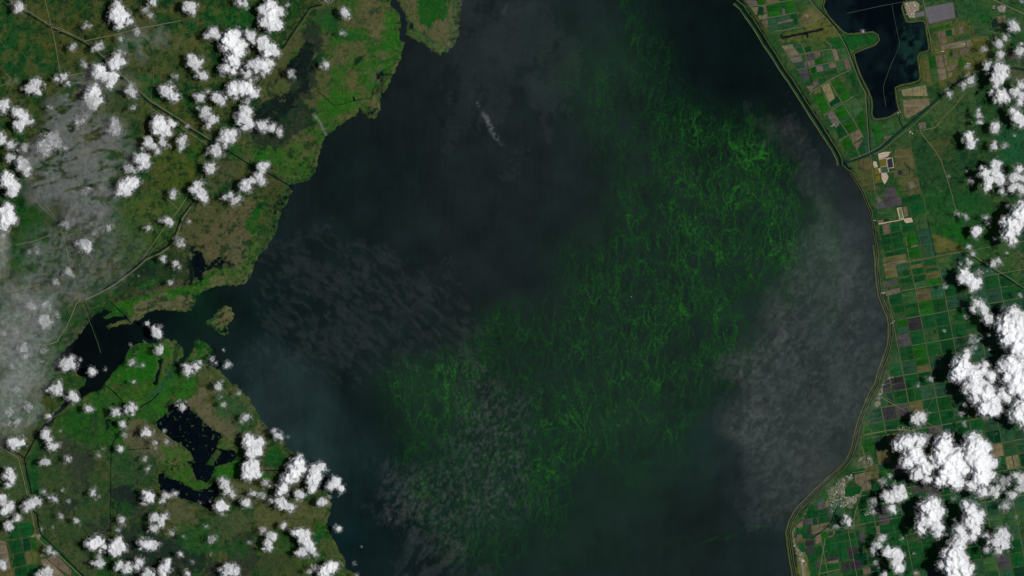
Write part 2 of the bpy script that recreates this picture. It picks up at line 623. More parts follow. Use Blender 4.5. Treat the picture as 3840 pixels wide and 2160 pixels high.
def paint(spec, c, op=1.0, soft=1.0, coarse=2.0, fine=1.0, thr=None, ns=None, edge=.12):
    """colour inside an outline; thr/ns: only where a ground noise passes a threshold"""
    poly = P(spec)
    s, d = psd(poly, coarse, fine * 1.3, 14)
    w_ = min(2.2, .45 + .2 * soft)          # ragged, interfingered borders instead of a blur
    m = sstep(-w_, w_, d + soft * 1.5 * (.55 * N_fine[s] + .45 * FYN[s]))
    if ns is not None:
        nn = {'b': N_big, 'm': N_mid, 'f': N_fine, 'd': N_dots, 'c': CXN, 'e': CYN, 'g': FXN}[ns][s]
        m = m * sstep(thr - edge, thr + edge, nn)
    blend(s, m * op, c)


# west: pasture north of the marsh
paint("00: 0,130 130,110 300,300 450,560 350,640 0,480", (34, 74, 34), .5, 6)
paint("00: 0,290 100,300 200,400 220,520 60,540 0,470", (20, 74, 30), .9, 1.5, 1, .5)
paint("00: 1500,60 1932,20 1932,210 1560,190 1490,120", (22, 84, 28), .8, 3)
paint("00: 1290,180 1480,150 1480,240 1280,265", (22, 74, 30), .8, .8, .6, .4)
paint("00: 1020,560 1200,590 1170,700 1250,820 1100,760 990,620", (26, 82, 38), .8, 3)
paint("00: 200,100 800,150 800,400 500,440 250,330", (88, 76, 36), .55, 6, 4, 1.5, .05, 'm', .2)
paint("00: 1280,280 1500,250 1660,600 1400,640 1200,560", (84, 84, 44), .6, 6, 3, 1, -.1, 'm', .3)
paint("00: 1230,1090 1560,1080 1540,1440 1180,1449 1150,1250", (66, 82, 26), .8, 3, 1.5, .8)
paint("00: 1390,1130 1540,1110 1530,1200 1400,1200", (28, 84, 24), .7, 2)
paint("00: 1560,1250 1700,1180 1830,1300 1750,1449 1540,1420", (80, 76, 54), .8, 4)
paint("00: 1720,1120 1932,960 1932,1250 1800,1200", (30, 86, 26), .8, 4)
paint("00: 1800,1040 1932,980 1932,1130 1830,1100", (28, 50, 44), .7, 4)
paint("00: 640,620 1000,640 1080,1000 900,1060 740,860", (62, 74, 48), .5, 8)
paint("00: 1160,1150 1380,1150 1380,1300 1170,1300", (12, 44, 30), .85, 2, 1, .8, .28, 'g', .08)
paint("01: 950,0 1460,30 1370,190 1280,400 1050,500 900,480 900,250", (54, 84, 34), .7, 5)
paint("01: 1050,60 1260,80 1230,180 1020,200", (80, 92, 40), .7, 4)
paint("01: 120,100 320,100 330,330 120,560 60,480 130,380", (26, 76, 26), .8, 3)
paint("01: 60,390 300,340 420,500 180,700 100,600", (30, 84, 28), .7, 3)
# west: the lakeside marsh
paint("10: 400,60 620,0 1010,0 1090,200 1100,400 940,800 790,840 540,1010 480,1240 260,1400 60,1290 -60,1449 -120,1100 30,800 0,700 150,450", (86, 82, 50), .9, 3, 2, 1)
paint("01: 1932,0 1932,520 1850,690 1560,740 1260,600 1300,400 1400,180 1470,60 1700,100", (88, 80, 52), .9, 4)
MARSH_N = "10: 400,60 620,0 1010,0 1090,200 1100,400 940,800 790,840 540,1010 480,1240 260,1400 60,1290 -60,1449 -120,1100 30,800"
paint(MARSH_N, (38, 92, 22), .8, 3, 3, 1, .0, 'm', .16)
paint(MARSH_N, (22, 66, 28), .6, 3, 3, 1, .3, 'f', .1)
paint("10: 400,60 560,40 640,130 560,200 700,280 640,320 520,230 360,180", (34, 70, 34), .8, 2)
paint("10: 520,100 700,240 850,270 1105,410 1100,440 850,330 560,260 480,160", (24, 84, 30), .65, 2)
paint("10: 700,0 1000,20 1080,130 930,260 780,240 700,150", (98, 86, 58), .8, 4, 4, 1.5, -.1, 'c', .2)
paint("10: 1000,100 1060,110 1080,310 1090,420 960,340 1020,250", (30, 100, 16), .85, 2)
paint("10: 860,270 960,180 975,200 930,310", (102, 90, 64), .9, 1)
paint("10: 850,330 1000,370 1090,440 1000,560 900,700 840,760 760,640 820,500 830,400", (36, 92, 24), .7, 3)
paint("10: 600,330 830,300 850,480 700,440 640,470 600,420", (98, 86, 60), .7, 3)
paint("10: 900,380 990,370 1000,440 910,450", (100, 88, 62), .8, 2)
paint("10: 850,540 950,500 960,600 880,640 840,600", (84, 90, 58), .7, 3)
paint("10: 520,560 800,540 830,720 700,760 520,680", (98, 88, 56), .7, 4, 4, 1.5, -.15, 'e', .2)
paint("10: 560,700 780,680 800,830 600,900 540,800", (30, 98, 16), .75, 3)
paint("10: 1100,430 1110,435 1050,530 1000,600 950,700 940,830 880,870 850,830 930,700 960,600 1040,510", (92, 88, 52), .85, 1.5)
paint("10: 1108,430 1060,470 1000,560 980,560 1030,470 1080,420", (34, 100, 16), .8, 1)
paint("10: 850,780 930,720 940,840 860,850", (104, 92, 62), .8, 2)
paint("10: 560,1000 640,920 780,840 780,870 600,980 550,1015", (34, 96, 20), .8, 1)
paint("10: 620,900 700,850 780,790 770,830 640,930", (104, 88, 58), .7, 1.5)
paint("10: 0,1090 80,1100 90,1230 0,1240", (28, 98, 18), .8, 4)
paint("10: 100,1150 400,1060 460,1180 400,1340 160,1330", (46, 92, 26), .7, 4)
paint("10: 370,1050 420,1060 420,1200 360,1240 330,1150", (94, 88, 52), .7, 3)
paint("10: 60,1290 180,1340 300,1400 200,1449 60,1449", (74, 66, 42), .6, 3)
# thinly flooded dark marsh
paint("10: 350,190 460,180 500,310 450,420 430,560 450,690 370,770 440,860 380,980 200,1080 0,1130 -60,1000 0,800 150,730 260,680 230,620 160,690 100,720 160,560 260,460 330,360", (38, 46, 38), .9, 1.2, 2.5, 1.5)
paint("10: 360,310 420,340 440,430 400,540 410,650 350,720 300,790 220,870 120,930 0,930 -50,880 60,780 200,720 310,690 330,600 250,560 190,600 140,690 110,700 160,560 260,460 330,380", (20, 27, 29), .97, .8, 1.8, 1.6)
paint("10: 180,540 290,440 350,370 330,460 270,560 200,590", (10, 20, 22), .9, 2, 1.5, 1)
paint("10: 120,700 180,590 230,600 240,680 180,730", (72, 82, 40), .9, 2)
paint("10: 20,700 180,560 290,400 340,310 300,250 220,380 140,480 50,620", (74, 76, 44), .8, 2.5)
paint("10: 770,420 820,415 815,450 740,500 710,510 730,470", (12, 40, 26), .9, 1, 1.5, 1)
paint("10: 450,400 540,400 500,520 440,470", (18, 58, 30), .8, 2, 2, 1)
paint("10: 850,70 950,60 900,100 860,110", (14, 52, 34), .8, 1, 1, 1)
paint("10: 940,560 990,550 900,730 890,700", (20, 36, 34), .85, 1, 1.5, 1.2)
paint("10: 410,780 450,820 430,860 410,840", (14, 44, 34), .8, 1, 1.5, 1)
paint("10: 240,1165 310,1160 280,1190 250,1190", (20, 46, 30), .8, 1)
paint("10: 130,1310 210,1335 160,1350", (14, 44, 24), .8, 1)
paint("10: 420,1080 480,1100 460,1270 400,1330 400,1290 430,1200", (14, 36, 22), .8, 1.5, 1.5, 1, .12, 'g', .1)
paint("10: 280,1370 400,1330 440,1290 400,1350 290,1400", (12, 32, 22), .7, 1.5, 1.5, 1, .1, 'f', .1)
# peninsula by the river mouth
paint("10: 1060,-60 1100,60 1128,200 1130,262 1235,315 1330,390 1390,408 1480,350 1545,230 1550,60 1545,-60", (96, 86, 60), 1, 1.2, 1, .7)
paint("10: 1240,-60 1460,-60 1450,140 1380,150 1310,190 1290,230 1260,200 1220,80", (18, 82, 22), .95, 1.5, 1.5, 1)
paint("10: 1130,180 1250,260 1300,380 1180,300 1120,260", (44, 84, 34), .6, 1)
paint("10: 1400,-20 1530,-20 1540,200 1500,300 1440,200 1470,60", (64, 84, 46), .5, 1)
paint("10: 1190,240 1260,300 1330,370 1400,395 1470,340 1400,340 1310,310 1230,240", (36, 92, 30), .7, 2)
paint("10: 1275,260 1400,330 1360,330 1290,310", (28, 72, 56), .8, 1.5)
paint("10: 1480,-60 1540,0 1545,220 1480,350 1470,300 1510,200 1480,60", (52, 78, 44), .8, 1.5)
paint("10: 1480,-60 1540,0 1545,220 1480,350 1440,330 1470,300 1510,200 1480,60", (10, 26, 22), .8, 2, 1.5, 1, .22, 'f', .08)
paint("10: 1075,40 1130,90 1132,180 1110,130", (26, 70, 60), .8, 1)
paint("10: 1150,60 1190,120 1200,200 1150,180", (30, 80, 24), .6, 2)
# west bay marshes
paint("01: 860,860 1000,790 1280,740 1420,690 1600,600 1700,580 1760,620 1700,700 1560,740 1470,800 1300,860 1000,920 980,980 960,930 900,940 800,955", (30, 96, 16), .9, 2, 2, 1)
paint("01: 1010,840 1150,790 1280,760 1300,780 1450,790 1462,860 1400,900 1240,895 1120,915 985,990 950,960 990,910", (106, 92, 70), .95, 1.5, 1.5, 1)
paint("01: 1240,800 1330,770 1340,820 1270,850", (28, 92, 20), .8, 1.5)
paint("01: 1500,740 1600,640 1740,600 1740,660 1780,700 1640,710 1520,760", (104, 90, 64), .8, 2)
paint("01: 1740,640 1800,640 1890,560 1925,530 1850,690", (92, 86, 58), .8, 1.5)
paint("01: 1740,610 1800,600 1790,650", (32, 98, 18), .8, 1.5)
paint("01: 1680,150 1932,60 1932,330 1840,420 1700,560 1560,560 1500,420 1620,250", (100, 84, 62), .65, 5, 3, 1.5)
paint("01: 1932,120 1880,200 1840,310 1932,330", (22, 84, 22), .9, 1.5)
paint("11: 0,100 50,110 40,160 20,280 0,310", (22, 84, 22), .9, 1.2)
paint("01: 1932,340 1850,390 1840,500 1700,620 1760,660 1880,580 1925,500 1932,380", (50, 96, 28), .7, 2.5)
paint("01: 1100,500 1380,400 1450,500 1450,640 1200,740 900,800 860,700 1000,560", (28, 52, 32), .75, 5)
paint("01: 1020,560 1150,520 1160,600 1080,640 1010,620", (26, 30, 34), .6, 4)
paint("01: 1060,680 1190,640 1200,680 1100,730", (34, 86, 26), .7, 3)
paint("01: 1000,760 1200,700 1400,660 1430,700 1280,730 1100,780", (92, 76, 62), .65, 3, 2, 1.5)
paint("01: 1380,620 1460,560 1500,420 1540,480 1560,560 1700,490 1740,560 1600,570 1520,640 1420,690", (16, 26, 26), .55, 2.5, 2, 1.6, -.15, 'f', .15)
paint("01: 1700,420 1790,330 1830,350 1830,500 1760,580", (92, 84, 66), .6, 4)
paint("01: 820,1005 870,985 985,965 985,995 860,1018", (98, 96, 56), .8, 1)
paint("01: 840,880 950,880 930,940 800,955 810,930", (24, 84, 20), .9, 1)
paint("01: 480,1150 560,1050 680,960 640,1060 600,1120 520,1160", (82, 76, 62), .8, 3)
paint("01: 380,1150 480,1020 560,880 620,820 560,1000 500,1180 380,1290 350,1330 370,1250", (30, 80, 24), .7, 3)
paint("01: 600,900 720,880 680,1000 620,1080", (22, 40, 36), .6, 3, 2, 1.5, -.1, 'f', .12)
paint("01: 1540,860 1780,850 1780,1010 1740,1100 1640,1090 1530,1000", (104, 92, 62), 1, 1, .8, .5)
paint("01: 1540,960 1610,940 1630,1010 1740,1010 1740,1100 1640,1090 1530,1000", (52, 92, 40), .75, 1.5, 1.5, 1)
paint("01: 1560,930 1640,880 1620,960 1580,970", (24, 72, 50), .8, 1)
paint("01: 980,1190 1100,1130 1380,1150 1370,1260 1300,1300 1230,1449 790,1449 900,1320", (26, 92, 16), .95, 2)
paint("01: 1210,1120 1330,1120 1385,1200 1350,1270 1290,1290 1220,1250 1300,1200 1230,1160", (92, 88, 52), .8, 2, 2, 1)
paint("01: 1240,1180 1330,1140 1340,1220 1260,1240", (34, 98, 20), .7, 1.5)
paint("01: 1180,1260 1290,1270 1260,1330 1210,1449 1150,1449 1170,1340", (88, 82, 50), .7, 1.5)
paint("01: 1430,1180 1500,1120 1600,1160 1570,1240 1480,1290 1410,1270", (26, 90, 20), .9, 1)
paint("01: 1430,1200 1480,1160 1490,1230 1440,1270", (84, 84, 48), .7, 1.2)
paint("01: 1600,1240 1770,1449 1500,1449 1480,1380", (90, 86, 56), .7, 3, 3, 1.5)
paint("01: 1250,1330 1450,1290 1500,1449 1240,1449", (34, 92, 26), .8, 3)
paint("01: 1240,1340 1330,1300 1290,1400 1240,1449", (26, 60, 50), .7, 2)
# south-west marsh; its dark grey smudges are cirrus shadow painted into the colour
paint("02: 780,20 1500,0 1500,120 1350,140 1180,260 1000,380 960,560 840,560 640,420 420,330 500,170", (34, 86, 24), .75, 5, 4, 2)
paint("02: 1020,0 1160,20 1120,130 960,230 900,100", (56, 96, 26), .7, 3, 3, 1.5, -.1, 'f', .2)
paint("02: 1170,60 1250,0 1500,0 1420,100 1280,140 1200,260 1160,160", (34, 98, 20), .8, 3, 3, 1.5, -.2, 'f', .2)
paint("02: 1140,110 1220,0 1245,20 1180,120 1150,130", (36, 76, 52), .7, .8)
paint("02: 1500,20 1700,20 1780,60 1600,70 1480,150 1420,130", (104, 90, 68), .9, 2)
paint("02: 1400,130 1470,100 1800,260 1810,420 1720,500 1690,400 1620,340 1500,240", (104, 88, 68), .9, 1.5, 1.5, 1)
paint("02: 1630,40 1800,60 1900,200 1850,380 1780,380 1700,250 1600,150", (48, 84, 48), .6, 5)
paint("02: 1660,130 1720,160 1690,250 1640,210", (34, 84, 30), .6, 2)
paint("02: 1780,0 1932,180 1932,260 1850,200 1750,60", (86, 84, 56), .7, 2)
paint("12: 0,270 90,320 95,380 0,385", (104, 90, 66), .9, 1)
paint("12: 100,470 160,450 250,520 240,560 150,450", (86, 84, 56), .8, 1.5)
paint("12: 75,510 130,460 220,520 230,580 150,625 60,600", (20, 78, 28), .95, 1)
paint("12: 0,620 90,620 200,640 0,660", (100, 84, 66), .8, 1.5)
paint("02: 950,280 1040,270 1160,340 1290,420 1380,470 1430,510 1400,570 1230,600 1130,560 1000,560 940,420", (98, 86, 66), .9, 3, 2, 1.2)
paint("02: 1200,480 1460,500 1450,620 1480,720 1560,750 1640,700 1600,790 1480,800 1300,710 1240,640", (52, 92, 28), .85, 3, 3, 1.5)
paint("02: 1240,600 1400,520 1440,560 1380,640 1300,620", (86, 88, 52), .6, 3, 3, 1.5, 0, 'f', .15)
paint("02: 1640,400 1760,420 1780,480 1650,480", (70, 92, 42), .8, 2)
paint("02: 1620,640 1760,590 1820,680 1740,720 1640,720", (34, 94, 20), .9, 2)
paint("02: 1650,740 1932,740 1932,900 1780,880 1640,830", (94, 88, 60), .85, 3)
paint("02: 200,560 280,360 420,300 820,560 830,1100 700,1449 560,1400 300,1120 240,850", (58, 74, 44), .6, 8)
paint("02: 190,560 290,400 280,620 330,860 300,900 250,860", (18, 74, 30), .9, 2)
paint("02: 380,300 620,200 760,320 560,420 440,390", (26, 78, 22), .7, 5)
paint("02: 470,430 620,520 760,560 680,760 560,830 540,680 460,560", (42, 48, 44), .65, 3, 5, 2)  # dark smudge: thin-cloud shade put into the ground colour
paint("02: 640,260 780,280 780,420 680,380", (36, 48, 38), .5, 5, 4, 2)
paint("02: 830,480 1180,560 1200,760 1040,800 830,780", (36, 70, 40), .7, 5)
paint("02: 840,800 920,760 1080,700 980,800 1060,900 1000,1000 900,960 850,900", (28, 34, 38), .85, 3, 4, 2)  # another smudge, cirrus shade painted on the marsh
paint("02: 900,900 1000,880 1020,950 920,960", (24, 84, 24), .6, 3)
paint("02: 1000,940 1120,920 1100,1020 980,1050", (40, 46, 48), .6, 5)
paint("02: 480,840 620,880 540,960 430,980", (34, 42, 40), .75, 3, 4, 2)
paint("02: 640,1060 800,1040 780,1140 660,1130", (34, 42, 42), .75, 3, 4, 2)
paint("02: 860,1060 1080,1080 1230,1180 1400,1120 1500,1250 1600,1300 1580,1449 860,1449 940,1200", (32, 40, 39), .8, 3.5, 5, 2)  # wide grey smudge by the bottom edge: painted cirrus shadow
paint("02: 1000,1120 1090,1130 1060,1190", (24, 84, 24), .7, 2)
paint("02: 1340,1040 1560,1060 1720,1200 1640,1300 1440,1280 1340,1150", (28, 80, 32), .75, 5)
paint("02: 1260,870 1480,900 1500,1060 1300,1040 1180,940", (82, 84, 56), .7, 5)
paint("02: 1560,960 1932,900 1932,1150 1700,1180 1560,1080", (70, 80, 50), .6, 6)
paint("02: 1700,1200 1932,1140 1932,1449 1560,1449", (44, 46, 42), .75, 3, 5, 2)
paint("02: 1680,1240 1830,1180 1860,1260 1760,1300", (26, 78, 30), .7, 4)
paint("12: 0,890 560,860 540,1040 440,1040 400,1120 0,1100", (92, 86, 54), .8, 4)
paint("12: 420,1050 540,1040 590,1180 620,1240 520,1240 440,1160", (28, 84, 24), .9, 2)
paint("12: 440,1140 530,1130 510,1220 460,1220", (20, 74, 34), .9, .8)
paint("12: 510,1150 600,1160 640,1300 560,1330 500,1240", (88, 84, 52), .7, 2)
paint("12: 0,1120 300,1240 480,1300 700,1350 750,1449 0,1449", (56, 84, 36), .7, 4, 3, 1.5)
paint("12: 0,1260 300,1290 320,1449 0,1449", (60, 56, 42), .5, 6)
paint("12: 0,680 180,690 160,720 0,730", (34, 90, 22), .9, 1)
# south-west farmland corner
paint("02: -60,480 60,500 160,580 210,800 240,1120 440,1300 640,1500 -60,1600", (64, 80, 44), .8, 2)
paint("02: 0,540 140,600 180,760 60,820 0,740", (54, 78, 46), .7, 4)
paint("02: 300,1140 440,1240 660,1470 620,1500 400,1300 290,1180", (18, 80, 30), .85, 1)
# east: pasture and scrub behind the levees
EASTL = "20: 1730,-300 | 30: 20,315 600,1230 700,1400 | 31: 820,220 860,720 950,960 940,1160 840,1449 | 32: 700,350 180,1100 240,1500 240,1800 2200,1800 | 30: 2200,-300"
paint(EASTL, (58, 84, 44), .9, 1, .5, .3)
paint(EASTL, (26, 70, 34), .7, 2, 1, .6, .02, 'm', .18)
paint("30: 1000,1000 1932,900 1932,1300 1932,1449 750,1449 700,1300 740,1180", (40, 72, 36), .6, 5)
paint("30: 1080,1020 1500,1100 1560,1300 1400,1449 1120,1449 1080,1200", (32, 68, 36), .7, 5)
paint("30: 1080,1020 1600,900 1660,1200 1560,1449 1120,1449", (16, 52, 32), .7, 5, 2, 1, .3, 'f', .08)
paint("30: 1230,1040 1380,1040 1380,1200 1250,1160", (78, 80, 42), .6, 3)
paint("30: 960,1130 1075,1110 1130,1449 1000,1449 960,1300", (86, 86, 50), .75, 2)
paint("30: 640,1230 790,1190 830,1449 740,1449", (86, 80, 46), .85, 2)
paint("31: 1180,0 1560,0 1700,200 1700,420 1480,430 1230,300", (26, 80, 32), .75, 5)
paint("31: 1280,260 1420,240 1500,330 1460,380 1330,330", (24, 92, 22), .8, 2)
paint("31: 1240,320 1330,350 1440,400 1480,430 1280,465", (92, 92, 44), .95, .8, .6, .4)
paint("31: 1500,500 1932,300 1932,720", (50, 84, 40), .7, 4)
paint("31: 1870,480 1932,460 1932,620 1860,600", (84, 84, 56), .6, 3)
paint("30: 930,880 1000,850 1040,960 1000,1000 780,1090 770,950", (50, 84, 40), .7, 2)
paint("30: 1240,130 1560,140 1680,420 1600,560 1480,560 1380,640 1230,620", (84, 86, 42), .8, 3)
paint("30: 1170,0 1932,0 1932,240 1600,220 1500,140 1200,190", (50, 84, 44), .8, 4)
paint("30: 1460,20 1700,60 1650,180 1480,150", (30, 80, 40), .7, 4)
paint("30: 1600,40 1700,130 1640,200 1580,150", (22, 84, 22), .6, 3)
paint("30: 590,270 700,262 820,265 815,310 640,385 560,290", (18, 82, 30), .95, .8, .4, .3)
paint("30: 230,90 345,45 560,270 480,280 250,300 100,330 90,300 300,220", (92, 92, 44), .85, 1, .8, .5)
paint("30: 100,250 300,240 450,260 440,310 200,320 60,300", (76, 86, 36), .8, 1)
paint("30: 440,290 580,270 600,400 460,340", (22, 84, 28), .9, 1, .6, .4)
paint("30: 270,310 470,310 480,370 290,380", (60, 82, 36), .8, 2)
paint("30: 1800,380 1932,410 1932,490 1800,470", (92, 78, 76), .8, 2)
paint("30: 1830,540 1932,540 1932,620 1840,620", (90, 84, 64), .85, 1)
paint("30: 1700,820 1932,950 1932,1220 1760,1250", (30, 76, 44), .8, 3)
paint("30: 1740,1020 1932,1000 1932,1230 1740,1220", (28, 82, 48), .8, 2)
paint("C: 820,1320 1100,1080 1100,1130 900,1230 780,1330 700,1400", (146, 118, 98), .9, .8, .5, .4)
paint("C: 1430,270 1500,260 1560,330 1530,400 1430,420", (22, 24, 36), .9, .6, .5, .4)
paint("C: 1560,260 1640,240 1650,320 1590,360 1540,330", (130, 116, 94), .8, .8, .5, .4)
paint("C: 1530,400 1600,390 1620,450 1550,490", (106, 100, 64), .8, .8, .5, .4)
paint("C: 1450,430 1530,400 1540,470 1470,480", (36, 66, 46), .8, .6)
paint("32: 220,1210 300,1300 320,1449 230,1500 205,1370", (98, 100, 50), .9, 1, .6, .4)
paint("F: 180,1210 260,1220 290,1300 260,1449 220,1400", (128, 118, 96), .6, 1, .6, .5)
# towns: pale, speckled ground
TOWNS = ["F: 560,350 760,180 880,130 900,180 800,260 780,420 860,420 900,400 900,460 760,580 690,540 620,650 590,620 590,500",
         "F: 150,820 120,900 160,1100 260,1150 250,1200 170,1180 110,960 100,880",
         "F: 450,870 600,800 660,900 540,930", "F: 760,560 900,420 980,380 960,460 860,560", "F: 240,640 340,560 380,560 300,640",
         "F: 1020,620 1180,560 1260,620 1040,680", "31: 930,1449 870,1449 880,1380 930,1380", "32: 870,0 860,90 820,180 800,160 840,60",
         "32: 970,330 1050,315 1130,345 1080,355 980,350", "32: 640,570 760,530 800,560 760,640 720,640"]
for i_, s_ in enumerate(TOWNS):
    paint(s_, (100, 96, 74), .7, 1.2, 1, .6)
    paint(s_, (134, 126, 108), .7, 1, 1, .6, .08, 'd', .12)
    paint(s_, (38, 66, 34), .8, 1, 1, .6, .18, 'g', .1)
# lakeside strip between the eastern levee and the fields
# hidden settlement ground on the north-west
paint("00: 40,590 110,560 150,600 60,640", (110, 108, 80), .7, 2, 2, 1)
paint("01: 540,760 620,780 600,840 540,830", (112, 104, 84), .7, 2, 2, 1)
paint("G: 560,390 680,380 660,480 600,470", (132, 122, 98), .8, .5)
paint("G: 860,950 930,980 900,1040 850,1020", (150, 126, 104), .8, .4)
paint("G: 700,580 800,560 830,660 760,700", (150, 142, 104), .7, .5)

# winding channels and trails in the marsh, reed bands and pools along the west shore
s_l, d_l = psd(LAKE, 1.1, .8, 14)
land = np.zeros_like(X); land[s_l] = np.clip(-d_l, 0, 99); far = np.ones_like(X, bool); far[s_l] = False; land[far] = 99
westm = (X < 0)
rid1 = np.abs(fbm(X + 4 * CXN, Y + 4 * CYN, .13, 4, 2)); rid2 = np.abs(fbm(X + 2 * CYN, Y + 2 * CXN, .3, 3, 6))
m = (1 - sstep(.0, .045, rid1)) * sstep(-.1, .3, CXN) * westm
blend(ALL, m * .55, (18, 48, 26))
m = (1 - sstep(.0, .035, rid2)) * sstep(.0, .35, CYN) * westm
blend(ALL, m * .25, (100, 96, 62))
m = sstep(.15, .5, np.sin(land * 1.9 + 4.5 * N_mid + 2 * CXN)) * (1 - sstep(3.5, 8, land)) * westm * sstep(-.2, .2, N_fine)
blend(ALL, m * .5, (100, 90, 60))
m = sstep(.15, .5, np.sin(land * 1.9 + 2.2 + 4.5 * N_mid + 2 * CXN)) * (1 - sstep(3.5, 8, land)) * westm
blend(ALL, m * .35, (32, 78, 26))
m = sstep(.22, .34, FXN) * (1 - sstep(1.2, 2.8, land)) * sstep(-.1, .2, CYN) * westm
blend(ALL, m * .8, (10, 26, 24))
m = sstep(.36, .46, fbm(X, Y, .62, 3, 1)) * westm
blend(ALL, m * .35, (20, 56, 26))
isl = fbm(X, Y, .34, 3, 4) * .7 + fbm(X, Y, .9, 2, 5) * .3
m = sstep(.27, .32, isl) * (X < -110) * (Y > -40)
blend(ALL, m * .75, (16, 50, 26))
m = sstep(.30, .36, fbm(X, Y, .22, 4, 6)) * (X < -150) * (Y > 60)
blend(ALL, m * .5, (92, 84, 42))
DK = C.sum(-1) > .06
m = sstep(.34, .5, fbm(X, Y, .5, 3, 0)) * westm * DK
blend(ALL, m * .18, (84, 88, 50))
m = sstep(.34, .44, fbm(X, Y, .55, 3, 3)) * (X > 100)
blend(ALL, m * .5, (18, 50, 30))

# ---- heights: land at +0.5, water bodies dip below the sheet of water at 0
H = np.full((NY, NX), 0.5) + 0.02 * N_fine


def dig(poly, coarse, fine, depth=1.0):
    s, d = psd(poly, coarse, fine, 10)
    H[s] = np.minimum(H[s], 0.5 - np.clip(d * .9 + .5, 0, 1) * depth)


def raise_(poly, coarse, fine):
    s, d = psd(poly, coarse, fine, 10)
    H[s] = np.maximum(H[s], -.5 + np.clip(d * .9 + .5, 0, 1))


dig(LAKE, 1.1, .8)
raise_(ISLE, 1.0, .8)
dig(RES, .15, .05)
for poly_, k_ in WATERS:
    f_ = .3 if k_ == 'e' else .6
    dig(poly_, f_, f_)
raise_(POND_A_ISLE, .3, .2)
for poly_, th_ in ((POND_A, .30), (POND_B, .42), (POND_D, .12)):
    s_, d_ = psd(poly_, .6, .6, 6)
    mm_ = np.clip((fbm(X[s_], Y[s_], .55, 4, 6) - th_ - .05 * np.clip(d_, 0, 5)) * 8, 0, 1) * (d_ > -1)
    H[s_] = np.maximum(H[s_], -.45 + .75 * mm_)
    blend(s_, np.clip(mm_, 0, 1) * (d_ > 0), (40, 64, 36))
# scattered small marsh pools: open specks that reach the water table
def pools(spec, ns, thr, k=4.0):
    poly = P(spec)
    s, d = psd(poly, 1.5, 1, 10)
    nn = {'f': N_fine, 'g': FXN, 'd': N_dots, 'm': N_mid}[ns][s]
    m = np.clip((nn - thr) * k, 0, 1) * sstep(-1, 1, d)
    C[s] = C[s] * (1 - m[..., None]) + col((12, 26, 26)) * m[..., None]


pools("01: 1420,400 1540,420 1580,520 1720,480 1760,560 1600,600 1520,680 1400,700", 'f', .0)
pools("02: 1180,300 1300,160 1440,180 1480,300 1300,420", 'g', .15)
pools("02: 780,160 960,120 960,330 820,360", 'g', .2)
pools("02: 1240,560 1440,540 1440,620 1300,680", 'g', .35)
pools("02: 1150,700 1300,700 1280,800 1180,780", 'g', .2)
pools("10: 900,540 1000,540 960,640 900,720", 'g', .0)
pools("10: 860,800 940,810 880,880 800,850", 'g', .1)
pools("10: 1160,140 1260,200 1200,260 1140,240", 'f', .2)
pools("01: 1640,1000 1740,1010 1720,1100 1620,1060", 'f', .1)
pools("11: 140,0 250,20 200,140 120,200", 'g', .1)
pools("00: 150,260 800,160 900,380 350,420", 'f', .38)

V = np.stack([X, Y, H], -1).reshape(-1, 3)
me = fastmesh("ground", V, gridquads(NY, NX))
set_color(me, "cover", C.reshape(-1, 3))
addobj("ground", me, M_GROUND, "flat green and brown marsh, pasture and farmland around the dark lake", None, "structure")


# ------------------------------------------------------------------ water bodies
def water(name, poly, pad, z, step, colf, mat, label, coarse=0.0, holes=()):
    lo = poly.min(0) - pad
    hi = poly.max(0) + pad
    xs = np.arange(lo[0], hi[0] + step, step)
    ys = np.arange(lo[1], hi[1] + step, step)
    XX, YY = np.meshgrid(xs, ys)
    d = sdf(poly, XX, YY)
    inside = d > -pad
    m = inside[:-1, :-1] | inside[1:, :-1] | inside[:-1, 1:] | inside[1:, 1:]
    Vv = np.stack([XX, YY, np.full_like(XX, z)], -1).reshape(-1, 3)
    cc = colf(XX, YY).reshape(-1, 3)
    Vv, Qq, cc = compact(Vv, gridquads(*XX.shape, m), cc)
    me = fastmesh(name, Vv, Qq)
    set_color(me, "turbidity", cc)
    return addobj(name, me, mat, label, None, "structure")


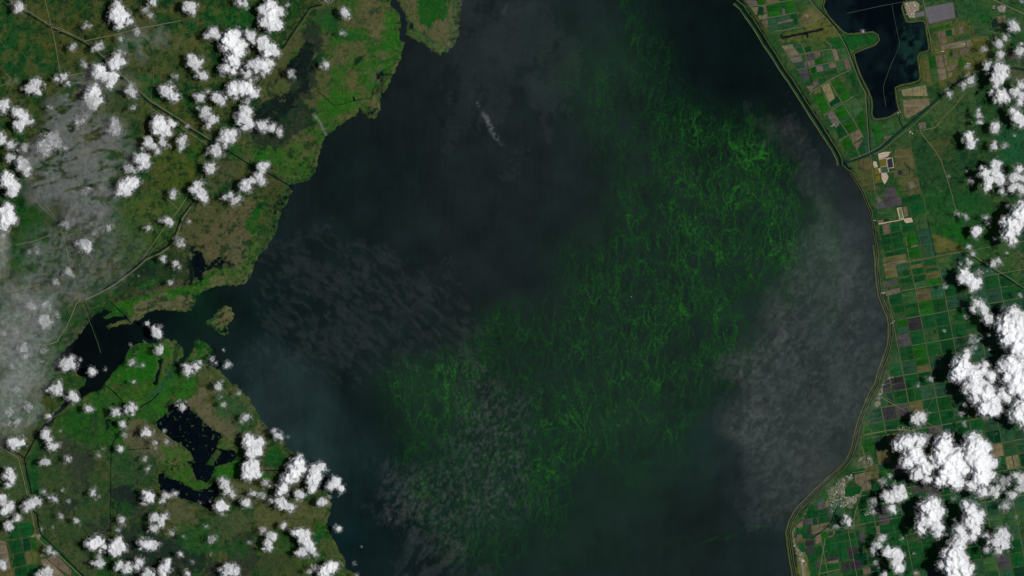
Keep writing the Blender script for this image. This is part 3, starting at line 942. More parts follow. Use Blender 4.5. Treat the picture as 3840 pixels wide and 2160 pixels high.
LAKE_PTS = []   # (x, y, radius, rgb, weight): turbidity of the lake seen in the photograph
for s_ in """Q 1300,400,420 30,39,40 1
Q 1000,220,200 20,28,29 1
Q 1000,420,120 15,27,28 1
Q 880,420,90 13,27,28 1
Q 1240,150,160 32,42,43 1
Q 1450,120,140 30,44,44 .9
Q 1750,120,160 9,22,23 2.2
Q 1820,220,120 8,19,20 2.2
Q 1900,120,90 6,22,20 1.5
Q 1950,260,70 12,24,25 1.5
Q 1990,360,60 20,30,31 1
Q 1250,600,260 27,35,36 1
Q 900,650,200 19,32,33 1
Q 700,780,80 14,30,30 1.2
Q 700,1020,110 34,50,51 1.6
Q 790,1120,90 34,54,54 1.6
Q 880,1180,70 24,44,45 1
Q 620,960,50 16,32,32 1
Q 1000,900,160 24,36,36 1
Q 900,1050,110 18,30,31 1.2
Q 950,1300,90 14,28,29 1.4
Q 880,1360,50 12,36,36 1
Q 1050,1380,120 18,32,33 1
Q 1300,1380,200 24,38,38 1
Q 1550,1380,200 25,37,36 1
Q 1450,1200,200 24,40,38 1
Q 1700,1150,120 30,46,46 1
Q 1740,1280,110 22,30,31 1.4
Q 1900,1350,120 26,38,39 1
Q 1600,800,300 26,36,37 1
Q 2000,800,160 34,46,46 1.2
Q 2100,900,160 38,48,48 1.4
Q 2150,700,80 38,47,48 1.4
Q 2150,550,60 42,50,51 1.2
Q 2080,1050,120 40,50,49 1.4
Q 1950,1150,120 40,50,50 1.2
Q 2100,700,80 44,60,54 1.2
Q 2060,1180,60 54,62,58 1.2
Q 500,780,60 12,30,24 1.6
Q 380,800,60 8,22,22 2
Q 300,860,50 6,16,17 2.4
Q 250,920,50 6,14,15 2.4
Q 430,850,50 12,32,28 1.4
Q 560,860,50 18,34,32 1.2
Q 480,760,40 10,46,28 1.6
Q 1010,60,20 10,32,33 1""".split('\n'):
    fr, a_, b_, w_ = s_.split()
    x_, y_, r_ = map(float, a_.split(','))
    px_, py_ = W(fr, x_, y_)
    LAKE_PTS.append((px_, py_, r_ * 1.4907 * PX, srgb(tuple(float(v) for v in b_.split(',')), KA), float(w_)))


def lake_col(XX, YY):
    acc = np.zeros(XX.shape + (3,)); wt = np.full(XX.shape, 1e-4)
    acc += wt[..., None] * np.array(srgb((26, 34, 38), KA))
    wx = XX + 7 * fbm(XX, YY, .03, 3, 1); wy = YY + 7 * fbm(XX, YY, .03, 3, 2)
    for px_, py_, r_, c_, k_ in LAKE_PTS:
        g = np.exp(-((wx - px_) ** 2 + (wy - py_) ** 2) / (r_ * r_) * 1.3) * k_ + 1e-6
        acc += g[..., None] * np.array(c_)
        wt += g
    c = acc / wt[..., None]
    d = sdf(WEST_SHORE[80:], wx, wy)
    return c * LAKE_K


LAKE_K = 0.9
water("lake", LAKE, 3.0, 0.0, 2.0, lake_col, M_LAKE, "broad dark grey-blue lake with a green algae bloom, filling the middle")


def rescol(XX, YY):
    n = sstep(-.1, .5, fbm(XX, YY, .08, 4, 3))[..., None]
    base = np.array(srgb((4, 12, 17), KA)) * (1 - n * .5) + np.array(srgb((16, 32, 36), KA)) * n * .5
    p = P("30: 980,130 1190,150 1220,360 1150,420 1150,600 1000,640 990,330")
    m = (sstep(-2, 4, sdf(p, XX + 3 * fbm(XX, YY, .1, 3, 1), YY)) * sstep(-.2, .4, fbm(XX, YY, .3, 4, 6)))[..., None]
    return base * (1 - m) + np.array(srgb((20, 46, 40), KA)) * m


water("reservoir", RES, 1.2, 0.03, 0.9, rescol, M_POND, "near-black cooling reservoir with angular shores and thin dikes, upper right")


def dk(rgb):
    return lambda XX, YY: np.array(srgb(rgb, KA)) * (1 + .3 * fbm(XX, YY, .5, 3, 2))[..., None]


water("pond", POND_A, 2.5, 0.01, 1.5, dk((5, 12, 18)), M_POND, "large black angular marsh pond with a green rectangular islet, lower left")
water("pond", POND_B, 2.5, 0.02, 1.5, dk((5, 12, 18)), M_POND, "curved black marsh pond just below the large angular pond")
water("pond", POND_C, 1.5, 0.015, 1.0, dk((8, 20, 22)), M_POND, "narrow black pond on the green point beside the west bay")
water("pond", POND_D, 2.0, 0.012, 1.0, dk((8, 16, 20)), M_POND, "ragged black pool in the brown marsh above the west bay shore")
water("pond", POND_E, .6, 0.017, 0.6, dk((20, 28, 30)), M_POND, "thin dark winding pond among olive fields left of the reservoir")

# ------------------------------------------------------------------ floating algae
ALG = P("Q: 1540,-40 1600,-40 1625,30 1660,150 1700,230 1760,270 1850,290 1940,300 1995,380 2035,470 2100,530 2090,610 2040,690 1985,760 1930,820 1880,900 1850,980 1820,1060 1740,1130 1660,1180 1600,1260 1480,1200 1450,1280 1400,1380 1250,1449 1150,1400 1050,1300 985,1120 972,1010 965,965 1080,930 1150,900 1220,820 1250,780 1380,740 1400,640 1500,560 1520,430 1480,330 1400,220 1440,150 1550,110")
ALG_H = [tuple(map(float, s.split(','))) for s in
         """1880,380,80,.5;1950,560,80,.55;1920,460,80,.5;1720,300,60,.5;1700,500,130,.35;1560,620,110,.25;1820,640,120,.4;1820,860,50,.6;1050,985,75,1.1;1120,935,55,.95;1160,1010,60,.6;1200,860,70,.4;1380,1120,60,.9;1330,1250,70,.4;1150,1330,70,.35;1500,1060,90,.35;1385,1170,40,.5;1500,950,140,.2;1100,1050,80,.4;1620,230,40,.3;1970,620,70,.4;1780,560,90,.3;1700,800,120,.3;1830,420,60,.4;1600,880,110,.25;1260,840,80,.2;1560,740,80,.2""".split(';')]
ALG_D = [tuple(map(float, s.split(','))) for s in
         """2110,600,70,.7;2130,700,60,.6;2080,780,60,.35;2150,880,50,.3;1150,1000,110,.4;1580,200,90,.3;1250,1150,150,.25;1650,650,260,.2;1500,1000,200,.2;1180,1280,80,.2;2040,520,70,.4;820,1290,40,.25;1480,150,120,.25;1700,1300,200,.10;1350,1350,170,.22;1600,1180,130,.2;1520,1330,150,.1;1560,1000,150,.25;1050,1010,90,.6;1900,900,80,.25""".split(';')]
STRANDS = ["22: 650,1045 720,1060 790,1090 820,1140 860,1200 895,1240 885,1270 820,1272 800,1262", "22: 1085,1250 1130,1240 1170,1215", "22: 1130,1180 1180,1192 1250,1178 1290,1165 1360,1165",
           "22: 1435,1208 1480,1185 1530,1165 1560,1180 1640,1155 1700,1130 1760,1080 1860,1060 1932,1075", "22: 880,600 885,520 870,470 875,400 870,350", "22: 780,560 790,600 805,640 860,600 880,540",
           "22: 990,390 960,440 920,470 900,500", "22: 840,860 850,900 845,960", "22: 420,1045 500,1040 560,1060 660,1050", "22: 270,1410 340,1385 400,1380 470,1355",
           "12: 1220,850 1300,840 1390,880", "12: 1740,880 1750,960 1770,1050 1820,1080 1880,1070", "12: 1370,1140 1450,1190 1560,1190 1620,1120", "12: 1420,1290 1480,1265 1560,1240",
           "22: 430,0 445,60 440,160 430,240", "22: 590,0 600,90 610,160", "22: 860,145 930,148 980,145 1020,110", "22: 10,580 120,540 240,570 340,575", "22: 240,380 290,470 250,560 160,660",
           "22: 320,460 400,470 450,500 460,540", "20: 940,60 935,180 942,260 938,390", "20: 985,60 960,160 950,230", "20: 1000,620 1000,700 1030,760 1050,840", "20: 1060,860 1140,870 1230,930 1250,960 1400,950",
           "20: 1100,400 1075,450 1060,520", "20: 1180,340 1185,430 1190,470 1130,500", "20: 1340,790 1345,860 1335,920", "20: 710,1240 740,1320 770,1440", "20: 880,1020 960,1080 1040,1100 1065,1180 1090,1270",
           "20: 1090,1270 1180,1190 1210,1090", "20: 1200,640 1240,720 1330,800 1420,840", "21: 450,660 480,520 470,480", "21: 570,620 570,700 560,760", "21: 1740,220 1765,330 1765,450", "21: 230,860 270,790",
           "12: 1050,1660 1100,1600", "11: 1750,920 1790,980 1850,1010", "11: 1700,1080 1720,1180 1770,1230", "12: 980,20 1060,0 1100,60 1180,70", "11: 1180,1400 1270,1370 1300,1449", "11: 1360,1300 1370,1370 1340,1420",
           "20: 240,660 320,635 400,620 470,600", "21: 830,320 860,400 880,430", "21: 640,560 680,660 720,720", "21: 1210,560 1200,640 1180,600", "21: 1180,690 1100,830 1080,900"]


def algae():
    xs = np.arange(-100, 185, .75); ys = np.arange(-168, 168, .75)
    XX, YY = np.meshgrid(xs, ys)
    wx = XX + 8 * fbm(XX, YY, .03, 5, 1); wy = YY + 8 * fbm(XX, YY, .03, 5, 2)
    d = sdf(ALG, wx, wy)
    b = sstep(-20, 18, d) * .56
    for x, y, r, a in ALG_H:
        px_, py_ = W('Q', x, y); r = r * 1.4907 * PX
        b = b + a * .55 * np.exp(-((wx - px_) ** 2 + (wy - py_) ** 2) / (r * r))
    cut = P("Q: 1380,-80 1560,-40 1580,60 1480,130 1300,200 1300,-80")
    b = b * (1 - .6 * sstep(-4, 6, sdf(cut, wx, wy)))
    sft = np.zeros_like(b)
    for x, y, r, a in ALG_D:
        px_, py_ = W('Q', x, y); r = r * 1.4907 * PX
        sft = sft + a * np.exp(-((wx - px_) ** 2 + (wy - py_) ** 2) / (r * r))
    st = np.zeros_like(b)
    lx = XX + 1.8 * fbm(XX, YY, .12, 4, 4); ly = YY + 1.8 * fbm(XX, YY, .12, 4, 5)
    for i, s in enumerate(STRANDS):
        line = P(s)
        st = np.maximum(st, (.45 + .2 * math.sin(i * 7.1)) * np.exp(-(ldist(line, lx, ly) / .55) ** 2))
    keep = (b > .01) | (sft > .015) | (st > .02)
    m = keep[:-1, :-1] | keep[1:, 1:] | keep[1:, :-1] | keep[:-1, 1:]
    LD = sdf(LAKE, XX, YY) > 1.0
    m &= LD[:-1, :-1] & LD[1:, 1:]
    V = np.stack([XX, YY, np.full_like(XX, .04)], -1).reshape(-1, 3)
    V, Q, b, sft, st = compact(V, gridquads(*XX.shape, m), np.clip(b, 0, 1).ravel(), np.clip(sft, 0, 1).ravel(), st.ravel())
    me = fastmesh("algae_bloom", V, Q)
    set_float(me, "bloom", b); set_float(me, "soft_bloom", sft); set_float(me, "strand", st)
    addobj("algae_bloom", me, M_ALGAE, "bright green web of floating algae strands across the middle and right of the lake", "algae", "stuff")


algae()


# ------------------------------------------------------------------ ribbons: roads, canals, levees
def offset(line, d):
    line = np.asarray(line, float)
    t = np.gradient(line, axis=0)
    t /= np.linalg.norm(t, axis=1)[:, None] + 1e-9
    n = np.stack([-t[:, 1], t[:, 0]], -1)
    return line + n * d


def densify(line, step=3.0, wob=0.0, seed=0):
    out = []
    for a, b in zip(line[:-1], line[1:]):
        n = max(1, int(np.hypot(*(b - a)) / step))
        for i in range(n):
            out.append(a + (b - a) * i / n)
    out.append(line[-1])
    out = np.array(out)
    if wob:
        out = out + wob * np.stack([fbm(out[:, 0], out[:, 1], .3, 3, seed), fbm(out[:, 0], out[:, 1], .3, 3, seed + 3)], -1)
    return out


def ribbon(name, line, width, z, mat, label, kind="structure", h=0.0, wob=0.12, parent=None, cat=None, taper=False):
    line = densify(np.asarray(line, float), 2.5, wob, len(label or name) % 5)
    n = len(line)
    wv = width * (1 + .3 * fbm(line[:, 0], line[:, 1], .5, 2, 3))
    if taper:
        wv = wv * np.linspace(1, .35, n)
    L = []; R = []
    t = np.gradient(line, axis=0)
    t /= np.linalg.norm(t, axis=1)[:, None] + 1e-9
    nn = np.stack([-t[:, 1], t[:, 0]], -1)
    if h > 0:     # bank with sloping sides
        prof = [(.5, 0.0), (.28, h), (-.28, h), (-.5, 0.0)]
    else:
        prof = [(.5, 0.0), (-.5, 0.0)]
    V = []
    for k, zz in prof:
        p = line + nn * (wv * k)[:, None]
        V.append(np.column_stack([p, np.full(n, z + zz)]))
    V = np.stack(V, 1).reshape(-1, 3)
    k = len(prof)
    Q = []
    for i in range(n - 1):
        for j in range(k - 1):
            Q.append((i * k + j + 1, (i + 1) * k + j + 1, (i + 1) * k + j, i * k + j))
    me = fastmesh(name, V, np.array(Q))
    return addobj(name, me, mat, label, cat, kind, None, parent)


ZR = 0.66
R_ = lambda s, w_, lab, mat=None, z=ZR, **k: ribbon("road", P(s), w_, z, mat or M_TRACK, lab, **k)
Cn = lambda s, w_, lab, mat=None, z=0.60, **k: ribbon("canal", P(s), w_, z, mat or M_CANAL, lab, **k)
Lv = lambda s, w_, lab, mat=None, z=0.53, **k: ribbon("levee", P(s), w_, z, mat or M_LEVEE, lab, h=.22, **k)

# west side
Cn("00: 0,-20 200,100 390,215 550,285 640,330 760,430 900,570 1000,660 1120,770 1300,880 1450,985 1600,1080 1700,1130 1900,1250 | 10: 60,1290 180,1360 290,1420", .75, "long straight dark canal crossing the whole left side from the top left corner to the lake")
R_("00: 20,-30 215,85 400,205 565,275 655,322 775,420 915,560 1015,650 1135,760 1315,870 1465,975 1610,1068", .45, "pale track on the upper bank of the long diagonal canal", M_ROAD)
R_("00: 1100,790 1280,905 1440,1010 1590,1105", .4, "pale track on the lower bank of the long diagonal canal", M_ROAD)
R_("00: 335,-20 375,150 400,250 430,400 455,550", .45, "straight pale road dropping from the top edge at the far left", M_ROAD)
R_("00: 390,180 460,215 560,270 640,308 700,295 860,265 1050,215 1370,155", .45, "pale bent road running right from the canal junction, upper left", M_ROAD)
R_("00: 380,230 410,235 450,240 470,215 400,185", .3, "small looped track beside the canal junction, upper left")
R_("00: 525,572 600,555 660,545", .5, "short pale road between two clouds, left of the twin clouds", M_ROAD)
R_("00: 0,650 60,630 80,590 40,550", .35, "pale hooked track at the left edge by the small village", M_ROAD)
R_("00: 1155,440 1160,600 1165,640 1140,690 1145,750", .35, "faint track running down to the canal, upper left middle")
R_("00: 735,830 750,940 765,1040", .4, "faint road through the thin grey cloud, upper left", M_ROAD)
R_("00: 835,1090 860,1110 900,1125 925,1160", .4, "short crooked pale lane under the thin cloud, left", M_ROAD)
R_("00: 1480,60 1490,150 1485,240", .25, "faint field track below the small round cloud, upper left")
R_("00: 1275,265 1380,250 1480,235", .25, "faint straight edge track of the green square, upper left")
R_("00: 1560,1060 1545,1180 1540,1300 1500,1400", .3, "faint track through the olive pasture by the diagonal canal")
R_("00: 0,300 40,360 60,400 100,460 140,520", .3, "field track through the deep green field")
R_("00: 135,340 170,400 215,440 215,510", .25, "faint curved track right of the deep green field, left edge")
R_("00: 1240,1090 1240,1180", .2, "very short dark ditch track above the olive pasture")
Cn("00: 1545,1300 1530,1370 | 01: 1520,30 1460,70 1365,190 1320,320 1280,395 1200,450 1100,490 1040,550 950,620 850,690 780,735", .75, "dark bent canal along the marsh dike, left middle")
Lv("01: 1440,110 1380,200 1335,330 1295,405 1210,465 1110,505 1050,560 960,630 870,695 760,760 640,815", .7, "narrow tan dike beside the bent marsh canal, left middle", M_ROAD)
Cn("00: 1530,1370 1548,1320", .6, "short dark canal stub beside the small round cloud, left middle")
Cn("00: 1780,890 1740,960", .6, "short dark canal stub under the cloud cluster, upper left")
Cn("10: 598,8 480,40 410,55 370,110 300,210 200,365", .75, "dark canal along the marsh dike running down from the small grid town, top")
Lv("10: 590,18 490,50 420,68 380,125 310,225 215,370 140,460 30,630", .85, "straight tan marsh dike running down left from the grid town, top")
Cn("10: 150,440 30,610 -40,700", .6, "lower dark stretch of the marsh dike canal behind the clouds")
R_("01: 200,0 300,100 410,200 430,215", .4, "pale double track through the thin cloud, left edge middle", M_ROAD)
R_("01: 250,0 330,85 420,190", .35, "thin second track beside the double track under thin cloud", M_ROAD)
R_("01: 460,280 490,380 510,460 530,550 560,660 600,790", .4, "pale road down to the bay landing under the thin cloud", M_ROAD)
R_("01: 495,300 520,400 530,470 545,550", .35, "thin second road beside the bay landing road")
R_("01: 120,400 260,370 380,325", .45, "pale road at the left edge running to the hidden village", M_ROAD)
R_("01: 500,325 650,300", .35, "short pale road right of the hidden village", M_ROAD)
R_("01: 40,755 130,740 300,700", .45, "pale road at the left edge below the green patch", M_ROAD)
R_("01: 20,300 35,600 30,900", .3, "faint straight road down the left edge under thin cloud")
R_("01: 100,500 130,700 170,850", .25, "faint lane under thin cloud near the left edge")
R_("01: 1180,-20 1300,90 1360,140", .35, "diagonal track through green pasture above the bent canal", M_ROAD)
R_("01: 1410,40 1330,160 1240,270 1150,400 1080,500", .4, "pale track parallel to the bent marsh canal", M_ROAD)
R_("01: 1220,380 1160,430 1120,480", .3, "short track joining the bent marsh canal")
R_("01: 985,360 1010,420 1030,495", .3, "faint straight track left of the bent marsh canal")
Lv("01: 600,790 640,880 690,1010 735,1130 762,1215", .32, "straight narrow causeway running out into the west bay", M_TRACK, z=.5)
ribbon("canal", P("01: 612,780 655,870 700,1000 745,1120 768,1200"), .4, .62, M_CANAL, "dark channel along the causeway in the west bay")
ribbon("canal", P("01: 835,830 880,870 940,930 990,990"), .55, .62, M_CANAL, "dark straight cut through the brown lakeside marsh by the bay")
R_("01: 610,800 580,840 545,920 500,1020 430,1130 370,1150", .55, "pale curved road round the west bay landing", M_ROAD)
Cn("01: 590,845 560,890 520,960 490,1040 450,1110", .5, "dark curved ditch beside the bay road")
Cn("02: 400,262 340,310 290,370 240,460 185,560 205,680 225,760 240,850", .8, "dark canal from the west bay down the left side")
Cn("02: 60,470 130,520 185,560", .7, "short dark canal joining from the left edge at the fork")
Cn("02: 240,950 280,980 290,1060 305,1130 370,1195 450,1270 540,1360 640,1460", .8, "dark canal running to the bottom edge beside the brown field")
R_("02: 0,475 60,510 140,560 175,700 205,830 240,980 265,1110 280,1160 340,1215 440,1290 560,1400 640,1480", .5, "pale levee road down the far left to the bottom edge", M_ROAD)
R_("02: 150,540 190,700 222,850 252,980 272,1110", .4, "olive second track beside the far left levee road")
Cn("02: 780,0 850,50 930,130", .5, "thin dark cut through the green marsh point, lower left")
Cn("02: 1200,70 1150,120 1080,160 1000,230 930,320 870,410 840,480", .6, "dark thin channel winding down from the green point, lower left")
Cn("02: 840,480 836,700 832,1000 830,1200 832,1460", .4, "thin straight green ditch running down to the bottom edge, lower left")
Cn("02: 960,495 1050,490 1135,488", .35, "tiny dark horizontal ditch in the brown marsh, lower left")
Cn("12: 0,660 60,655 190,650 230,665", .6, "dark short inlet channel below the green square on the lake shore")
ribbon("road", P("02: 250,390 330,300 420,240 520,180 620,120"), .3, .64, M_TRACK, "faint track on the lower bank of the narrow bay canal")
# marsh channels
Cn("10: 540,80 620,180 700,240 850,275 960,330 1020,360 1105,410", .5, "thin green-black channel crossing the upper marsh to the lake", M_LEVEE_G)
Cn("10: 460,690 510,720 560,770 590,795 660,785 740,760 860,740 900,700 930,650", .35, "thin dark winding channel in the green marsh, upper middle")
Cn("10: 735,730 745,765", .9, "tiny dark pool at the winding channel, upper middle")
Cn("10: 490,1015 530,1010 570,1010", .4, "little dark channel mouth where the smoke starts")

# the small grid town at the top edge
R_("10: 470,0 500,30 540,40 598,12", .35, "pale perimeter road of the grid town, top edge", M_ROAD)

# east side: the lake levee, its rim canal and road (three strips running the whole shore)
es = EAST_SHORE[1:-1]
ribbon("levee", offset(es, -.4)[:-1], .7, .5, M_LEVEE, "long tan lake levee running down the whole right shore", h=.3, wob=.3)
up = np.concatenate([offset(EAST_SHORE[1:17], -1.75)])
ribbon("canal", up, .95, .6, M_CANAL, "black rim canal just inside the upper right levee")
ribbon("levee", offset(EAST_SHORE[1:17], -2.75), .8, .5, M_LEVEE_G, "green wooded strip between rim canal and fields, upper right", h=.1)
ribbon("road", offset(EAST_SHORE[1:17], -3.4), .35, .63, M_ROAD, "pale road along the fields inside the upper right rim canal")
lo = EAST_SHORE[18:-1]
ribbon("canal", offset(lo, -.95), .3, .6, M_CANAL, "thin dark rim canal behind the levee down the right shore")
ribbon("road", offset(lo, -1.4), .34, .64, M_TRACK, "pale shore road behind the levee down the right side")
ribbon("levee", offset(lo[8:-1], -2.7), .9, .5, M_LEVEE, "olive grass strip along the shore road, lower right", h=.08)

# reservoir rim and dikes
rim = np.concatenate([RES[1:-1]])
ribbon("levee", offset(rim, .75), 1.1, .5, M_LEVEE, "tan levee ringing the black cooling reservoir", h=.28, wob=.04)
for i_, (s_, l_) in enumerate([("30: 598,100 700,78 850,45 1040,10", "straight thin dike slanting across the top of the reservoir"),
                               ("30: 935,35 950,120 972,230 992,320 985,370 930,480 870,650 872,700 890,805", "long bent thin dike down the middle of the reservoir")]):
    ribbon("dike", P(s_), .3, .03, M_DIKE, l_, kind="structure", h=.5, wob=.03)
R_("30: 300,-20 345,40 430,130 500,210 545,270 590,360 625,450 660,540 700,640 735,700 740,800 748,900 765,1160", .35, "pale road beside the dark ditch left of the reservoir", M_ROAD)
Cn("30: 312,-20 357,40 442,130 512,208 557,270 602,360 637,450 672,540 712,640 747,700 750,800 757,900 772,1160", .4, "dark straight ditch left of the reservoir")
Cn("30: 585,1215 610,1222 770,1160 850,1120 950,1030 1020,970 1150,860 1290,740 1400,640 1550,560 1660,530 1850,515 1950,528", 1.35, "broad dark green canal running up right from the lake lock", M_CANAL_B)
R_("30: 620,1208 770,1148 840,1108 935,1020", .35, "pale bank road on the upper side of the broad canal", M_ROAD)
R_("30: 800,1165 860,1135 960,1050 1060,975 1200,850 1300,755", .3, "pale bank road on the lower side of the broad canal", M_ROAD)
ribbon("canal", P("30: 575,1225 600,1262 625,1282"), 1.3, .61, M_CANAL, "short black lock basin where the broad canal meets the lake")
Cn("30: 970,870 990,900 1005,940 1020,965", .5, "small forked dark creek joining the broad canal")
Cn("30: 1000,850 990,900", .35, "short second arm of the forked creek")
R_("30: 1140,980 1200,1060 1260,1140 1300,1200 1330,1290 1360,1370 1380,1449 | 31: 1385,0 1400,80 1420,140", .4, "thin pale winding road through the dark green scrub, right", M_ROAD)
R_("30: 1140,985 1260,965 1330,880 1420,790 1480,710", .35, "thin pale lane climbing right through the scrub to the canal", M_ROAD)
R_("30: 1060,1000 1080,1120 1110,1260 1150,1449 | 31: 1160,0 1190,120 1200,200", .35, "straight pale lane dividing tan field and dark scrub, right")
Cn("31: 1195,170 1215,260 1240,380 1262,480", .35, "thin dark ditch at the edge of the olive triangle, right")
Cn("31: 1265,470 1370,450 1480,430", .35, "thin dark ditch under the olive triangle, right")
Cn("31: 1475,440 1560,500 1700,590 1800,650 1932,735", .5, "dark diagonal canal crossing the farmland at the right edge")
R_("31: 1490,435 1575,495 1715,582 1815,642 1932,722", .35, "pale road on the diagonal canal, right edge", M_ROAD)
R_("30: 1700,0 1800,45 1932,105", .6, "pale diagonal highway in the top right corner", M_ROAD)
R_("30: 1170,-10 1185,60 1200,180 1225,300 1240,400", .35, "straight pale road right of the reservoir", M_ROAD)
R_("C: 580,800 700,775 720,770", .35, "short pale farm road right of the reservoir", M_ROAD)
R_("C: 1380,460 1480,490 1560,500 1650,540", .3, "thin curved lane below the small dark pond, top right", M_ROAD)
R_("C: 1450,440 1420,350 1470,270 1530,250 1580,250", .3, "pale loop road round the small dark pond, top right", M_ROAD)
R_("C: 1700,1030 1740,1200 1800,1449", .3, "straight lane down past the bright cloud stack, right edge")
R_("B: 630,470 680,400 900,260 1090,160 1260,80", .4, "pale diagonal farm road across the wedge of fields, upper right", M_ROAD)
R_("B: 840,780 960,700 1120,600 1290,490", .35, "second pale diagonal farm road in the wedge of fields", M_ROAD)
R_("B: 1070,1170 1220,1070 1380,980", .3, "third lowest diagonal farm road in the wedge of fields", M_ROAD)
R_("B: 590,0 620,150 690,360", .35, "pale lane down the upper wedge of fields", M_ROAD)
R_("B: 920,260 1060,490 1140,620 1260,800 1360,970 1450,1120", .35, "pale lane down the right part of the wedge of fields", M_ROAD)
R_("B: 840,450 960,690 1090,890 1220,1070 1300,1220 1380,1370", .3, "pale lane down the middle of the wedge of fields", M_ROAD)
R_("B: 800,110 870,200 900,250", .25, "short lane above the diagonal farm road")
R_("A: 110,95 350,75 580,30 790,-5", .3, "pale lane across the topmost fields by the levee", M_ROAD)
R_("A: 270,300 400,270 620,235 830,190", .35, "pale lane below the topmost green fields by the levee", M_ROAD)
R_("A: 350,50 380,180 400,270", .3, "short upright pale lane in the topmost fields", M_ROAD)
R_("A: 790,0 840,200 870,380", .25, "short faint lane by the olive meadow, upper right")
R_("A: 390,400 520,380", .2, "tiny faint lane across the striped teal fields")
R_("A: 700,865 860,835 1180,770 1360,740", .3, "pale lane across the grey fields, upper right", M_ROAD)
R_("A: 830,1055 1010,1020 1200,975 1410,930 1600,880", .35, "long pale lane across the mixed fields, upper right", M_ROAD)
R_("A: 860,640 920,680 960,800 990,960 1020,1100 1080,1300", .35, "pale curved lane down the grey and green fields", M_ROAD)
R_("A: 1270,620 1340,680 1400,860 1440,1000 1470,1100", .3, "pale lane through the fields left of the reservoir road", M_ROAD)
R_("A: 500,470 620,465 800,425 1010,390 1180,280 1220,250", .35, "pale lane skirting the winding pond to the small ramp", M_ROAD)
R_("D: 260,400 290,640 310,800 330,1000", .35, "pale lane through the sand quarry by the lake", M_ROAD)
R_("D: 550,250 550,320 580,350 500,430", .3, "short pale hooked lane above the quarry", M_ROAD)
R_("D: 320,825 440,800", .35, "short pale lane under the olive quarry ponds", M_ROAD)
R_("D: 530,670 620,650 650,700", .3, "short pale lane to the dark square pond", M_ROAD)
R_("D: 380,1449 600,1410 760,1380", .5, "pale sandy road from the shore to the runway pad, right", M_SAND)
Cn("D: 815,565 850,620 840,680 790,710 740,715", .3, "tiny dark hook-shaped ditch beside the dark square pond")

# east farmland lattice roads
R_("32: 850,100 960,160 1080,225 1200,290 1350,375", .4, "pale diagonal highway below the second shore village, right", M_ROAD)
R_("32: 1810,600 1932,670", .4, "short end of the diagonal highway beyond the giant cloud", M_ROAD)
R_("32: 860,92 1075,190", .3, "thin lane parallel to the diagonal highway, right")
R_("32: 1275,55 1200,195", .25, "short slanting lane above the small round cloud, lower right")
R_("32: 720,385 900,350 970,345 1050,348 1110,358", .5, "pale road from the shore to the inland village, lower right", M_ROAD)
R_("32: 710,470 740,600 735,680 690,870 655,980 645,1100", .45, "pale bending road past the big lakeside town", M_ROAD)
R_("F: 350,970 450,900 560,820 620,740 640,660 690,560", .4, "dark drain curving round the big lakeside town", M_CANAL)
R_("32: 640,670 740,655", .3, "short pale lane at the top of the big town", M_ROAD)
R_("F: 450,1449 520,1050 530,960", .4, "slanting pale lane in the bottom fields, lower right", M_ROAD)
R_("F: 440,1425 720,1360", .35, "pale field lane near the bottom edge, lower right", M_ROAD)

# ------------------------------------------------------------------ crop fields
FC = dict(g=(21, 68, 33), G=(28, 80, 24), t=(40, 74, 52), p=(92, 86, 82), n=(102, 92, 76), d=(48, 46, 50), o=(78, 84, 44),
          k=(16, 54, 34), s=(48, 78, 44), y=(110, 104, 76), q=(72, 70, 72), b=(84, 82, 52), u=(120, 108, 98))
FIELDS = []    # (polygon, colour key)


def F(fr, key, s):
    FIELDS.append((P(fr + ": " + s), key))


